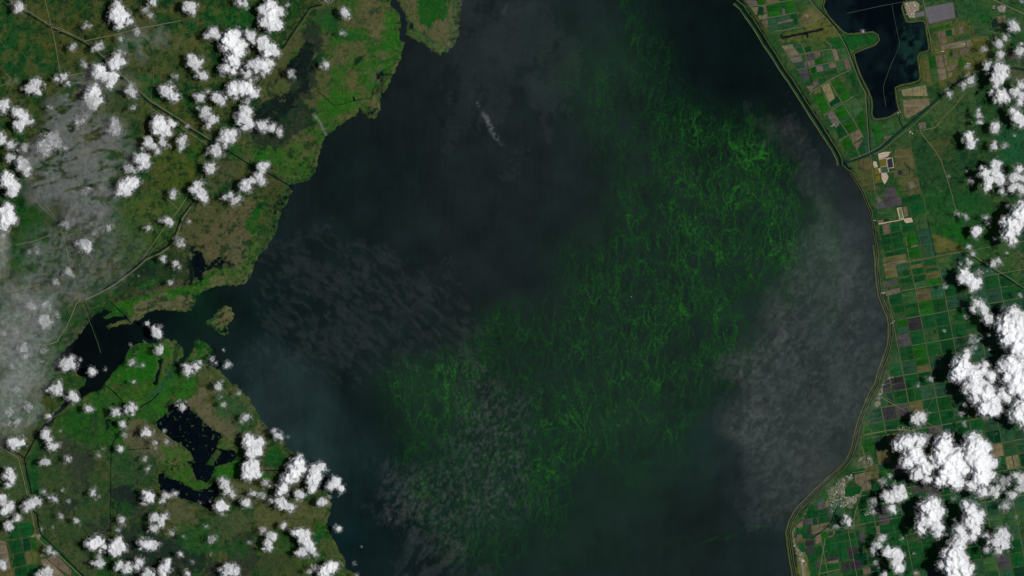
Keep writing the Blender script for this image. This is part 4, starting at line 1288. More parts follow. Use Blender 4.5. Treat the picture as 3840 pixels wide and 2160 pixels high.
for l_ in """A p 40,5 225,0 255,90 125,92
A n 135,105 255,105 235,225 225,235
A n 250,235 270,290 395,265 375,200 330,240
A k 265,105 335,110 330,230 250,215
A n 265,95 355,80 375,180 340,180 335,105
A G 240,0 355,0 355,60 260,85
A n 365,0 570,0 580,25 370,65
A G 385,85 585,40 600,130 395,180
A G 395,190 600,140 600,235 410,262
A g 595,35 660,25 690,110 605,125
A G 670,20 785,0 825,180 690,215 665,130
A p 610,135 655,130 665,220 620,228
A n 290,320 400,295 400,400 380,435
A t 410,290 525,275 535,370 410,395
A t 400,410 540,385 560,460 440,485 405,440
A t 540,275 735,230 740,275 545,330
A n 550,340 740,280 790,290 780,320 550,365
A t 545,375 690,345 780,330 800,390 580,440
A g 745,225 835,205 860,370 800,390 785,290 745,270
A b 870,290 960,200 1090,105 1220,240 1070,360 900,390
A u 955,220 1010,200 1020,250 990,290
A n 600,690 770,665 790,720 880,820 720,855
A t 785,660 850,650 905,715 845,735
A g 850,745 925,725 940,800 880,805
A g 960,720 1050,695 1060,770 970,795
A p 720,875 905,845 925,925 780,955
A s 915,840 955,835 985,930 940,930
A q 980,820 1090,795 1100,890 990,910
A n 1100,795 1190,780 1205,860 1105,885
A p 1000,925 1100,900 1110,980 1010,1005
A G 1110,895 1215,875 1230,950 1120,975
A s 1205,780 1355,755 1400,920 1235,950
A n 1370,740 1430,735 1480,900 1415,920
A s 1440,735 1560,720 1610,860 1490,900
A t 790,960 925,935 940,1020 840,1045
A q 935,930 980,925 1005,1010 950,1020
A g 1050,1025 1110,1010 1130,1095 1060,1110
A p 1125,1005 1225,985 1240,1070 1140,1090
A t 1235,985 1310,965 1330,1040 1250,1060
A n 1320,965 1410,945 1430,1015 1340,1035
A s 1425,935 1520,910 1580,1060 1480,1080
A n 1530,910 1610,890 1660,1030 1590,1060
A q 845,1065 1010,1035 1030,1190 930,1210
A G 1050,1130 1190,1100 1200,1165 1060,1195
A g 1200,1100 1450,1040 1460,1095 1210,1160
A s 1210,1170 1460,1105 1300,1210
A g 950,1250 1055,1225 1070,1280 970,1290
A n 975,1300 1080,1290 1090,1330 1045,1395
A p 1070,1225 1145,1205 1170,1280 1100,1330
A g 1155,1195 1280,1170 1290,1210 1185,1270
B y 800,330 920,280 1010,520 925,580 860,460
B b 680,420 790,350 810,420 700,470
B G 690,500 820,430 850,470 720,540
B G 700,540 850,470 940,650 840,770
B s 930,600 1060,500 1120,590 970,690
B k 1010,520 1040,480 1100,560 950,650 925,585
B G 960,270 1070,210 1130,290 1010,350
B b 1080,200 1130,185 1160,270 1110,290
B G 1010,360 1140,300 1200,400 1070,480
B s 1130,180 1160,175 1240,370 1190,380
B g 1230,160 1290,130 1330,330 1290,370
B G 1080,490 1200,410 1270,480 1130,590
B s 1150,590 1320,500 1440,680 1330,780 1240,760
B G 1340,790 1440,700 1470,940 1450,1060 1370,940
B p 890,750 970,710 1090,880 1030,970 950,880
B G 1010,700 1140,630 1230,760 1090,850
B t 1090,860 1240,775 1260,810 1110,895
B g 1010,970 1110,910 1210,1060 1080,1130
B G 1130,900 1260,820 1350,970 1230,1050
B n 1240,1070 1375,990 1430,1100 1290,1200
B n 1300,1210 1440,1130 1380,1230 1350,1300
B G 1100,1170 1220,1090 1280,1200 1190,1310 1150,1280
B g 1220,1380 1350,1310 1380,1360 1270,1420
B g 1360,1300 1400,1250 1460,1340 1390,1360
B t 1450,1130 1500,1070 1520,1330 1470,1340 1400,1240
B s 1530,1000 1590,980 1640,1230 1545,1260
B G 1530,940 1700,910 1740,1090 1650,1200 1600,1040
B s 1720,910 1900,860 1910,1020 1750,1090
B n 1750,1100 1850,1080 1800,1130 1740,1130
B t 1560,1270 1650,1240 1650,1280 1560,1320
C G 525,430 610,405 620,465 535,490
C G 620,400 730,375 740,440 630,460
C G 740,375 810,355 825,425 745,440
C n 625,485 740,465 770,650 660,690
C g 745,465 835,440 850,540 755,550
C n 835,430 870,430 890,530 855,535
C n 940,410 1010,400 1015,500 950,520
C o 755,570 855,565 860,640 770,655
C s 870,560 975,540 985,610 875,630
C s 985,530 1120,495 1130,590 1000,615
C n 670,695 1040,610 1060,700 700,760
C n 1050,610 1130,595 1150,690 1070,710
C n 950,750 1110,710 1120,790 970,830
C g 800,780 850,770 860,850 810,860
C p 865,775 910,765 930,880 880,880
C n 600,850 690,830 730,1020 620,1040
C n 625,1045 740,1030 765,1190 660,1220
C n 720,830 765,820 780,980 740,1000
C o 350,880 400,860 460,1250 390,1190
C o 410,860 480,855 540,1250 460,1260
C G 490,855 590,845 620,1030 510,1040
C s 515,1045 620,1040 640,1220 545,1240
C n 750,1000 930,970 940,1040 770,1085
C G 940,880 1000,875 1030,1010 950,1020
C o 780,910 930,880 935,960 790,985
C n 780,1095 840,1085 850,1150 800,1180
C y 75,1360 450,1280 480,1449 100,1449
C o 1150,560 1390,540 1440,700 1170,740
C s 1160,390 1370,330 1390,520 1190,540
30 y 1015,755 1215,740 1220,790 1060,895 1030,880
30 n 1130,930 1185,918 1195,968 1145,975
D b 110,470 250,440 270,620 170,640 80,560
D b 620,340 860,290 930,620 860,600 740,470 620,460
D n 820,820 900,800 950,900 860,920
D q 480,900 625,875 720,1060 740,1160 500,1210 440,1080
D p 345,1040 380,1030 430,1100 370,1140
D q 350,1150 440,1110 500,1200 350,1235
D G 640,880 680,880 725,1040 680,1055
D b 880,700 980,750 1035,1060 960,1080
D g 735,1060 1010,990 1040,1090 760,1130
D g 860,1140 1080,1100 1110,1280 890,1330
D s 360,1260 620,1210 680,1360 370,1410
D k 470,1370 530,1360 540,1410 470,1425
D n 750,1190 800,1180 830,1330 770,1350
E k 620,165 680,150 690,215 630,225
E n 520,190 610,175 620,230 545,235
E n 595,250 700,240 720,380 625,405
E g 550,260 590,255 610,400 570,405
E g 720,235 850,215 880,340 735,375
E g 885,210 1060,240 1090,340 910,385
E s 1070,150 1260,110 1290,300 1110,340
E g 575,415 890,350 900,400 580,465
E g 580,470 900,405 915,505 590,565
E g 620,570 715,550 725,640 630,660
E g 725,548 920,510 935,605 735,640
E g 640,685 940,620 955,680 650,740
E b 605,760 950,690 960,760 610,830
E n 610,840 960,765 970,820 620,890
E G 915,400 1105,370 1135,540 940,590
E k 940,580 1020,565 1030,600 950,610
E y 1030,575 1130,550 1140,575 1035,600
E G 955,620 1150,580 1180,740 980,760
E t 1120,360 1310,310 1360,540 1150,560
E s 1170,565 1255,550 1290,745 1200,765
E t 1265,545 1360,530 1385,725 1300,740
E t 600,900 960,830 985,930 610,960
E g 615,1000 790,965 810,1060 620,1110
E t 815,960 880,950 900,1040 825,1060
E g 905,950 990,920 1010,1010 920,1035
E q 640,1120 810,1080 825,1150 640,1210
E g 835,1080 1030,1040 1045,1110 840,1150
E g 1000,830 1195,790 1200,830 1010,870
E b 1015,870 1200,835 1215,890 1035,920
E g 1040,920 1220,890 1235,985 1060,1020
E g 1215,795 1400,765 1415,860 1235,880
E b 1235,885 1420,865 1430,895 1240,920
E g 1240,920 1430,895 1440,940 1250,970
E g 1065,1040 1245,1005 1255,1085 1080,1130
E b 1260,990 1460,950 1480,1040 1275,1080
E s 1085,1130 1260,1095 1275,1170 1090,1230
E G 1280,1090 1475,1050 1485,1140 1300,1175
E t 1460,960 1660,910 1680,1090 1500,1140
E s 1430,760 1620,720 1655,900 1460,930
E o 1470,770 1560,750 1580,820 1490,830
E n 640,1260 860,1200 880,1270 660,1330
E s 870,1200 1060,1150 1080,1230 885,1270
E g 680,1340 880,1290 900,1449 700,1449
E s 885,1290 1085,1250 1120,1420 910,1449
E b 1100,1245 1320,1205 1350,1370 1130,1430
E t 1325,1205 1510,1165 1530,1330 1355,1370
E g 1530,1160 1720,1130 1745,1310 1550,1350
F g 370,605 425,600 465,770 385,790
F g 435,600 540,580 600,740 480,765
F q 420,490 510,430 545,565 440,595
F n 520,435 570,430 580,560 545,560
F q 545,575 580,575 615,700 600,740
F q 220,690 360,660 380,790 250,770
F n 150,800 240,730 250,810 180,830
F g 155,850 290,830 300,900 160,900
F g 230,880 290,870 320,965 240,970
F d 295,825 335,815 360,930 320,965
F n 350,800 600,750 610,775 470,870 370,920
F n 165,910 230,910 240,965 170,1005
F d 265,1000 390,980 395,1050 270,1075
F d 285,1090 375,1075 375,1165 295,1180
F g 170,1030 255,1010 280,1140 220,1150
F n 400,920 480,900 480,1010 410,1040
F k 665,870 745,860 750,890 665,905
F n 545,940 640,915 645,935 545,960
F g 530,970 655,940 680,1100 520,1130
F g 400,1060 510,1040 500,1140 430,1210
F g 670,930 765,910 830,1230 720,1260
F g 780,905 905,885 925,955 790,985
F g 790,990 925,960 945,1060 820,1075
F d 820,1080 945,1060 975,1210 840,1240
F d 735,1290 840,1265 865,1370 745,1400
F d 850,1260 985,1235 1010,1350 870,1370
F g 510,1150 560,1130 575,1210 500,1230
F g 565,1120 685,1105 700,1200 580,1210
F d 545,1220 700,1190 705,1230 560,1260
F n 560,1265 705,1235 710,1270 560,1290
F q 410,1270 480,1260 460,1340 420,1340
F g 290,1180 420,1150 410,1260 350,1300 330,1260
F g 350,1300 400,1300 420,1449 360,1449
F g 480,1300 710,1290 720,1350 460,1410
F s 530,1420 700,1390 740,1449 530,1449
F g 880,1390 1015,1360 1030,1449 890,1449
F n 1010,1350 1150,1320 1170,1390 1030,1440
F n 910,140 1050,105 1040,180 1000,300 920,240
F n 1060,150 1120,130 1130,330 1010,350
F g 1000,360 1130,340 1140,440 985,470
F g 870,580 950,530 920,660 880,720
F g 790,300 880,290 900,400 800,400
F g 880,310 990,290 980,390 900,400
F g 1135,290 1250,270 1270,420 1150,440
F q 1225,670 1385,640 1400,750 1240,780
F g 1050,740 1215,720 1230,790 1070,820
F g 1055,840 1190,810 1200,900 1075,930
F n 1195,805 1235,800 1245,900 1210,910
F g 1250,800 1405,765 1440,920 1260,950
F g 1420,760 1590,730 1600,900 1450,930
F g 1400,650 1555,620 1565,720 1410,745
F q 970,870 1020,860 1050,1000 1000,1030
F g 920,870 965,870 1000,1040 1020,1120 980,1150""".split('\n'):
    fr_, key_, s_ = l_.split(' ', 2)
    F(fr_, key_, s_)

# the square-mile grid: lattice of half-mile cells that covers the rest of the right side
GO = np.array(W('31', 1150, 935)); GU = np.array([104., 18.5]) * .4969 * PX; GV = np.array([20., -103.]) * .4969 * PX
rr = random.Random(11)
HAND = [f[0] for f in FIELDS]


def shore_x(y):
    p = EAST_SHORE[::-1]
    return np.interp(y, p[:, 1], p[:, 0])


def cover_by_hand(c):
    for p in HAND:
        if abs(p[0][0] - c[0]) < 30 and abs(p[0][1] - c[1]) < 30 and sdf(p, np.array([c[0]]), np.array([c[1]]))[0] > -.3:
            return True
    return False


NOGO = [P(s) for s in TOWNS] + [P("31: 1160,-300 1932,-300 1932,700 1480,440 1265,480 1190,170"), P("F: 180,1150 280,1200 350,1300 360,1500 150,1500"),
                                  P("31: 800,-400 1200,-400 1200,230 800,230")]
CELL_OVR = {}
for s_ in """31 q 1700,745;31 t 1590,730;31 g 1800,720;31 t 1660,800;31 d 1140,980;31 d 1060,1000;31 g 1260,980;31 g 1460,1020;31 g 1290,1060;31 g 1310,1170;31 G 1150,1210;31 k 1640,1000
32 d 900,60;32 d 1000,40;32 d 920,230;32 q 1000,225;32 g 1120,100;32 t 1230,100;32 g 1250,240;32 q 1270,350;32 y 1750,500;32 y 1850,580;32 q 1830,1340;32 q 870,1030;32 q 1280,850;32 t 1700,330;32 t 1850,360;32 g 1380,220;32 b 800,720""".replace('\n', ';').split(';'):
    fr_, k_, xy_ = s_.split()
    CELL_OVR[tuple(W(fr_, *map(float, xy_.split(','))))] = k_


def lat(i, j):
    return GO + GU * i + GV * j


def clipx(poly, lim=2.6):
    out = []
    for p in poly:
        sx = shore_x(p[1]) + lim
        out.append((max(p[0], sx), p[1]))
    a = np.array(out)
    area = .5 * abs(np.dot(a[:, 0], np.roll(a[:, 1], 1)) - np.dot(a[:, 1], np.roll(a[:, 0], 1)))
    return a, area


for i in range(-12, 22):
    for j in range(-8, 24):
        c = lat(i + .5, j + .5)
        if c[0] > 296 or c[1] < -170 or c[1] > 60:
            continue
        if c[0] < shore_x(c[1]) + 2.5: continue
        if any(sdf(p, c[:1], c[1:])[0] > 0 for p in NOGO): continue
        if c[1] > W('31', 0, 240)[1]: continue
        mode = rr.choice([1, 1, 1, 1, 2, 2, 3, -2]) if c[0] < 240 else rr.choice([1, 1, 1, 1, 2, -2])
        key = None
        for q_, k_ in CELL_OVR.items():
            d_ = np.array(q_) - c
            if abs(d_[0]) < 3.9 and abs(d_[1]) < 3.9: key = k_
        n = abs(mode)
        base = rr.choice("ggggggggGGtstgkgq") if c[0] < 240 else rr.choice("ttttttggggstktgg")
        for k in range(n):
            a0, a1 = k / n, (k + 1) / n
            e = .045
            if mode > 0:
                pts = [lat(i + e, j + a0 + e), lat(i + 1 - e, j + a0 + e), lat(i + 1 - e, j + a1 - (e if k == n - 1 else 0.012)), lat(i + e, j + a1 - (e if k == n - 1 else .012))]
            else:
                pts = [lat(i + a0 + e, j + e), lat(i + a1 - (e if k == n - 1 else .012), j + e), lat(i + a1 - (e if k == n - 1 else .012), j + 1 - e), lat(i + a0 + e, j + 1 - e)]
            cc = sum(pts) / 4
            if cover_by_hand(cc): continue
            poly, area = clipx(pts)
            if area < 3: continue
            kk = key if key else (base if rr.random() < .7 else rr.choice("ggtGsggb" if c[0] < 240 else "tgtgtsg"))
            FIELDS.append((poly, kk))

# left corner farmland
for l_ in """G g 380,340 600,330 680,380 700,600 450,650
G g 180,330 370,350 430,650 200,690 150,500
G g 170,725 440,680 490,940 250,990
G k 470,670 620,650 650,900 505,935
G G 630,650 740,640 790,900 670,890
G g 300,985 500,965 550,1210 260,1270
G b 525,950 640,930 690,1180 560,1210
G o 650,930 780,900 790,1170 700,1180
G g 310,1290 560,1240 600,1449 320,1449
G g 570,1225 760,1200 770,1449 610,1449
G n 0,700 120,730 230,1300 0,1280
G b 0,1310 270,1300 290,1449 0,1449
G n 980,1080 1180,1000 1500,1340 1480,1449 1150,1240
G k 890,1180 990,1170 960,1310 920,1300
G n 850,1100 960,1090 1140,1240 1350,1449 1050,1449 860,1160""".split('\n'):
    fr_, key_, s_ = l_.split(' ', 2)
    F(fr_, key_, s_)


def field_mesh(poly, z0=.5, z1=.56, name="field"):
    n = len(poly)
    a = .5 * (np.dot(poly[:, 0], np.roll(poly[:, 1], -1)) - np.dot(poly[:, 1], np.roll(poly[:, 0], -1)))
    if a < 0: poly = poly[::-1]
    me = bpy.data.meshes.new(name)
    c = poly.mean(0)
    v = [(x - c[0], y - c[1], z1) for x, y in poly] + [(x - c[0], y - c[1], z0) for x, y in poly]
    f = [tuple(range(n))] + [(k, k + n, (k + 1) % n + n, (k + 1) % n) for k in range(n)]
    me.from_pydata(v, [], f)
    me.update()
    return me, c


farm = addobj("farmland", None, None, "patchwork of green, grey and dark crop fields in a ruled grid right of the lake and in the lower left corner", None, "structure")


def parea(p):
    return .5 * abs(np.dot(p[:, 0], np.roll(p[:, 1], -1)) - np.dot(p[:, 1], np.roll(p[:, 0], -1)))


def inset(poly, d):
    c = poly.mean(0)
    r = np.linalg.norm(poly - c, axis=1)[:, None]
    return c + (poly - c) * (1 - d / np.maximum(r, d * 3))


FIELDS.sort(key=lambda f: -parea(f[0]))
rest_v, rest_f, rest_c = [], [], []
for idx, (poly, key) in enumerate(FIELDS):
    poly = inset(poly, .1)
    tone = rr.uniform(.9, 1.1)
    rgb = [max(4, v * tone + rr.uniform(-2.5, 2.5)) for v in FC[key]]
    zt = .556 + .0011 * (idx % 40)
    if idx < 297:
        me, c = field_mesh(poly, .5, zt)
        o = addobj("field", me, M_FIELD, parent=farm)
        o.location = (c[0], c[1], 0)
        o.color = (*srgb(rgb, KA), 1)
    else:
        b0 = len(rest_v)
        if .5 * (np.dot(poly[:, 0], np.roll(poly[:, 1], -1)) - np.dot(poly[:, 1], np.roll(poly[:, 0], -1))) < 0: poly = poly[::-1]
        rest_v += [(x, y, zt) for x, y in poly]
        rest_f.append(tuple(range(b0, b0 + len(poly))))
        rest_c += [srgb(rgb, KA)] * len(poly)
print("FIELDS", len(FIELDS))
if rest_v:
    m, t, out = newmat("small_plots")
    at = nd(t, "ShaderNodeAttribute", attribute_name="crop")
    b = bsdf(t, 1, 0)
    n1 = noise(t, coords(t), .8, 4).outputs[0]
    t.links.new(mulcol(t, at.outputs['Color'], maprange(t, n1, .3, .7, .7, 1.3)), b.inputs['Base Color'])
    t.links.new(b.outputs[0], out.inputs[0])
    me = bpy.data.meshes.new("small_plots")
    me.from_pydata(rest_v, [], rest_f)
    set_color(me, "crop", np.array(rest_c))
    addobj("small_plots", me, m, parent=farm, kind="stuff")

# lattice lanes in the grid (tan lines every half mile, wider every mile)
def lane(i0, j0, i1, j1, w_, lab):
    p = []
    n = 24
    for k in range(n + 1):
        q = lat(i0 + (i1 - i0) * k / n, j0 + (j1 - j0) * k / n)
        if q[0] > shore_x(q[1]) + 2.2 and q[0] < 330 and q[1] > -200 and not any(sdf(pp, q[:1], q[1:])[0] > 0 for pp in NOGO):
            p.append(q)
    if len(p) > 2:
        ribbon("road", np.array(p), w_, .625, M_ROAD if w_ > .2 else M_TRACK, lab, wob=.05)


ORD = ["first", "second", "third", "fourth", "fifth", "sixth", "seventh", "eighth", "ninth", "tenth", "eleventh", "twelfth", "thirteenth", "fourteenth", "fifteenth", "sixteenth", "seventeenth", "eighteenth", "nineteenth", "twentieth"]
for n_, j in enumerate(range(-5, 19)):
    o_ = ORD[n_] if n_ < 20 else "last"
    if n_ < 20 or n_ == 20:
        lane(-12, j, 21, j, .27 if j % 2 == 0 else .15, "%s pale sideways farm lane from the top of the field grid, right" % o_)
for n_, i in enumerate(range(-10, 16)):
    if i % 2 == 0 or i in (1, 3, -1):
        lane(i, -7, i, 23, .27 if i % 2 == 0 else .15, "%s pale upright farm lane from the left of the field grid, right" % ORD[min(n_, 19)] if n_ < 20 else "pale upright farm lane nearest the right edge of the field grid, row %s" % ORD[n_ - 20])


# ------------------------------------------------------------------ built things
def slab(name, poly, z0, z1, mat, parent=None, **k):
    me, c = field_mesh(np.asarray(poly), z0, z1, name)
    o = addobj(name, me, mat, parent=parent, **k)
    o.location = (c[0], c[1], 0) if parent is None else (c[0] - parent.location[0], c[1] - parent.location[1], 0)
    return o


def thing(name, label, cat, xy, group=None):
    o = addobj(name, None, None, label, cat, None, group)
    o.location = (xy[0], xy[1], 0)
    return o


# the big ruled grey rectangle right of the reservoir: a solar farm in three bands of rows
sf = thing("solar_farm", "big pale grey solar farm rectangle right of the reservoir, ruled in long slanting bands", "solar farm", W('C', 660, 200))
A0, A1, A2, A3 = [np.array(W('C', *p)) for p in ((430, 120), (855, 38), (890, 265), (500, 362))]
NB = 15
for k in range(NB):
    a, b = k / NB, (k + 1) / NB - (.012 if k % 5 != 4 else .022)
    p = [A0 + (A3 - A0) * a, A1 + (A2 - A1) * a, A1 + (A2 - A1) * b, A0 + (A3 - A0) * b]
    slab("panel_row", p, .5, .64, M_PANEL, sf)
slab("base", [A0 + (-.3, .3), A1 + (.3, .3), A2 + (.3, -.3), A3 + (-.3, -.3)], .5, .575, M_PLAIN_ := m_plain("gravel_base", (78, 76, 72), .1, 1), sf)
sf2 = thing("solar_farm", "small grey panel block joined to the power station's right side", "solar farm", W('C', 360, 215))
B0, B1, B2, B3 = [np.array(W('C', *p)) for p in ((290, 195), (425, 168), (430, 245), (300, 262))]
for k in range(4):
    a, b = k / 4, (k + 1) / 4 - .03
    slab("panel_row", [B0 + (B3 - B0) * a, B1 + (B2 - B1) * a, B1 + (B2 - B1) * b, B0 + (B3 - B0) * b], .5, .64, M_PANEL, sf2)
ps = thing("power_station", "pale power station of white tanks and roofs at the reservoir's top right corner", "power station", W('C', 220, 130))
slab("yard", [W('C', *p) for p in ((125, 40), (290, 15), (350, 60), (350, 160), (290, 170), (290, 265), (205, 270), (165, 200), (130, 110))], .5, .6, m_plain("yard", (132, 120, 104), .3, 1.6), ps)
rb = random.Random(3)
for k in range(26):
    x, y = rb.uniform(145, 330), rb.uniform(40, 250)
    if x > 270 and y > 165: continue
    w1, h1 = rb.uniform(8, 24), rb.uniform(6, 18)
    slab("building", [W('C', x, y), W('C', x + w1, y - 3), W('C', x + w1 + 2, y + h1 - 3), W('C', x + 2, y + h1)], .6, .6 + rb.uniform(.2, .5), M_ROOF if rb.random() < .6 else M_SAND, ps)
for k, (x, y) in enumerate([(270, 255), (262, 215), (285, 160)]):
    n = 10
    slab("tank", [W('C', x + 9 * math.cos(6.283 * q / n), y + 9 * math.sin(6.283 * q / n)) for q in range(n)], .6, .85, M_ROOF, ps)
slab("pond_basin", [W('C', *p) for p in ((355, 30), (380, 28), (385, 75), (362, 78))], .5, .61, M_DARKW, ps)
dp = thing("holding_pond", "narrow black upright holding pond at the solar farm's right end", "pond", W('C', 920, 210))
slab("water", [W('C', *p) for p in ((890, 155), (912, 150), (948, 262), (912, 272))], .5, .6, M_DARKW, dp)
# sand quarry
qd = thing("sand_quarry", "pink-white sand quarry heaps beside olive and dark square ponds, near the lock", "quarry", W('D', 440, 600))
for s_, mt, nm in [("370,390 460,360 560,360 520,430 440,455 385,470", M_SAND, "sand_heap"), ("300,500 350,510 370,590 320,600 300,560", M_SAND, "sand_heap"),
                   ("420,690 500,680 530,740 500,810 470,850 430,780", M_SAND, "sand_heap"), ("370,610 405,610 410,680 380,670", M_SAND, "sand_heap"),
                   ("390,480 490,460 505,570 405,590", M_OLIVEW, "olive_pond"), ("412,595 510,575 530,670 430,680", M_TEALW, "teal_pond"),
                   ("318,610 365,600 400,690 320,705", M_OLIVEW, "olive_pond"), ("328,720 410,720 410,780 335,815", M_OLIVEW, "olive_pond"),
                   ("510,480 580,450 605,590 530,605", M_DARKW, "dark_pond"), ("670,640 730,630 745,700 690,715", M_DARKW, "dark_pond"),
                   ("495,455 590,445 615,600 525,612", M_SAND, "bank"), ("385,470 500,450 540,670 425,690", M_SAND, "bank")]:
    slab(nm, [W('D', *map(float, q.split(','))) for q in s_.split()], .5, .66 if nm == "bank" else .68, mt, qd)
rp = thing("gravel_pad", "white gravel pad with a pale rectangular strip above it, near the right shore", "gravel pad", W('E', 1000, 190))
slab("pad", [W('E', *map(float, q.split(','))) for q in "920,160 1040,145 1060,210 960,230 930,200".split()], .5, .66, M_SAND, rp)
slab("strip_border", [W('E', *map(float, q.split(','))) for q in "815,0 890,-10 925,160 855,172".split()], .5, .64, M_SAND, rp)
slab("strip", [W('E', *map(float, q.split(','))) for q in "840,10 885,0 910,150 868,160".split()], .5, .67, m_plain("strip_grass", (98, 112, 62), .15, 1), rp)
af = thing("airfield", "oval grassy airfield with a pale runway at the bottom of the right shore", "airfield", W('F', 240, 1300))
slab("runway", [W('F', *map(float, q.split(','))) for q in "212,1230 228,1225 262,1460 244,1465".split()], .5, .64, m_plain("runway", (132, 122, 106), .12, 1), af)
slab("apron", [W('F', *map(float, q.split(','))) for q in "225,1235 262,1240 265,1265 235,1275".split()], .5, .635, M_ROOF, af)
for (x, y) in ((196, 1215), (200, 1238), (222, 1290), (150, 1150)):
    slab("hangar", [W('F', x, y), W('F', x + 9, y - 3), W('F', x + 12, y + 7), W('F', x + 3, y + 10)], .5, .78, M_ROOF, af)
sq = thing("industrial_yard", "pale industrial yard with white roofs in the top right corner", "industrial yard", W('C', 1590, 130))
slab("yard", [W('C', *map(float, q.split(','))) for q in "1520,110 1600,70 1665,110 1640,185 1560,185".split()], .5, .6, m_plain("yard_grey", (128, 118, 112), .25, 1.6), sq)
for k in range(8):
    x, y = rb.uniform(1590, 1640), rb.uniform(95, 165)
    slab("building", [W('C', x, y), W('C', x + 14, y - 3), W('C', x + 16, y + 8), W('C', x + 2, y + 10)], .6, .85, M_ROOF, sq)
for (fr, x, y, lb) in [('C', 1010, 665, "white farmstead roofs on the grey field right of the reservoir"), ('C', 708, 772, "white farmstead roofs where the farm road leaves the reservoir"),
                       ('C', 1100, 985, "white farmstead roofs beside the faint cloud near the broad canal"), ('B', 960, 935, "white farmstead roofs along the rim canal road, wedge of fields"),
                       ('C', 1480, 120, "lone pale roofs left of the top right industrial yard"), ('D', 870, 70, "white roof at the road fork beside the broad canal"),
                       ('31', 940, 985, "pale boat landing on the shore bulge of the right levee"), ('31', 868, 762, "pale pump house on the right levee at the grid's corner"),
                       ('31', 798, 225, "pale pump house on the right levee by the gravel pad"), ('32', 832, 148, "white roofs in the second shore village, right"),
                       ('F', 828, 178, "brightest white roofs at the top of the big lakeside town"), ('F', 135, 1065, "white roofs at the lower shore village near the airfield"),
                       ('32', 760, 565, "pale mill roofs in the fields left of the giant cloud's shadow"), ('30', 985, 850, "pale pump station on the reservoir's lower rim")]:
    t_ = thing("farmstead", lb, "buildings", W(fr, x, y))
    s = FR[fr][2] * PX
    for k in range(4):
        a = W(fr, x, y)
        dx, dy = rb.uniform(-1.1, .9), rb.uniform(-.8, .8)
        w1, h1 = rb.uniform(.35, .8), rb.uniform(.3, .6)
        slab("roof", [(a[0] + dx, a[1] + dy), (a[0] + dx + w1, a[1] + dy + .1), (a[0] + dx + w1 - .1, a[1] + dy + h1), (a[0] + dx - .1, a[1] + dy + h1)], .5, .78, M_ROOF, t_)


def town(spec, n, label, ang, seed):
    """rows of tiny roofs on a street grid: far too many and too small to count"""
    poly = P(spec)
    r = random.Random(seed)
    lo_, hi_ = poly.min(0), poly.max(0)
    ca, sa = math.cos(ang), math.sin(ang)
    v, f = [], []
    tries = 0
    while len(f) < n * 5 and tries < n * 30:
        tries += 1
        x, y = r.uniform(lo_[0], hi_[0]), r.uniform(lo_[1], hi_[1])
        # snap to street rows
        u = x * ca + y * sa; q = -x * sa + y * ca
        u = round(u / .42) * .42; q = round(q / .3) * .3
        x, y = u * ca - q * sa, u * sa + q * ca
        if sdf(poly, np.array([x]), np.array([y]))[0] < 0: continue
        w1, h1, z = r.uniform(.06, .13), r.uniform(.05, .1), .5 + r.uniform(.12, .25)
        if r.random() < .04: w1 *= 2.5; h1 *= 2.2
        b0 = len(v)
        for zz in (.45, z):
            for ex, ey in ((-w1, -h1), (w1, -h1), (w1, h1), (-w1, h1)):
                v.append((x + ex * ca - ey * sa, y + ex * sa + ey * ca, zz))
        f += [(b0 + 4, b0 + 5, b0 + 6, b0 + 7)] + [(b0 + k, b0 + (k + 1) % 4, b0 + (k + 1) % 4 + 4, b0 + k + 4) for k in range(4)]
    me = bpy.data.meshes.new("town_houses")
    me.from_pydata(v, [], f)
    addobj("town_houses", me, M_ROOF, label, "houses", "stuff")


town(TOWNS[0], 900, "grid of tiny pale roofs of the big lakeside town, lower right", radians(-62), 1)
town(TOWNS[3], 160, "tiny roofs of the town's right-hand quarter", radians(-30), 2)
town(TOWNS[1], 160, "tiny roofs strung along the lower right shore", radians(80), 3)
town(TOWNS[7], 120, "tiny roofs of the second shore village, right", radians(60), 4)
town(TOWNS[8], 90, "tiny roofs of the inland village above the giant cloud", radians(-10), 5)
town("10: 480,-30 600,-30 590,10 540,35 500,22", 200, "little grid of roofs of the town on the top edge", radians(10), 6)
town("F: 1020,620 1180,560 1260,620 1040,680", 120, "tiny roofs half hidden by the faint cloud right of the big town", radians(-30), 7)

# boat on the lake (a pale speck in the photograph)
bx_, by_ = W('21', 900, 789)
me = bpy.data.meshes.new("hull")
hull = [(-.34, -.1), (.12, -.12), (.4, 0), (.12, .12), (-.34, .1)]
me.from_pydata([(x * .8, y * .8, 0.0) for x, y in hull] + [(x, y, .14) for x, y in hull], [], [tuple(range(5, 10)), tuple(range(4, -1, -1))] + [(k, (k + 1) % 5, (k + 1) % 5 + 5, k + 5) for k in range(5)])
bt = thing("boat", "tiny white boat alone in the middle of the green algae web", "boat", (bx_, by_))
addobj("hull", me, M_ROOF, parent=bt).rotation_euler = (0, 0, radians(120))
slab("cabin", [(bx_ - .12, by_ - .1), (bx_ + .08, by_ - .1), (bx_ + .08, by_ + .1), (bx_ - .12, by_ + .1)], .14, .3, M_ROOF, bt)

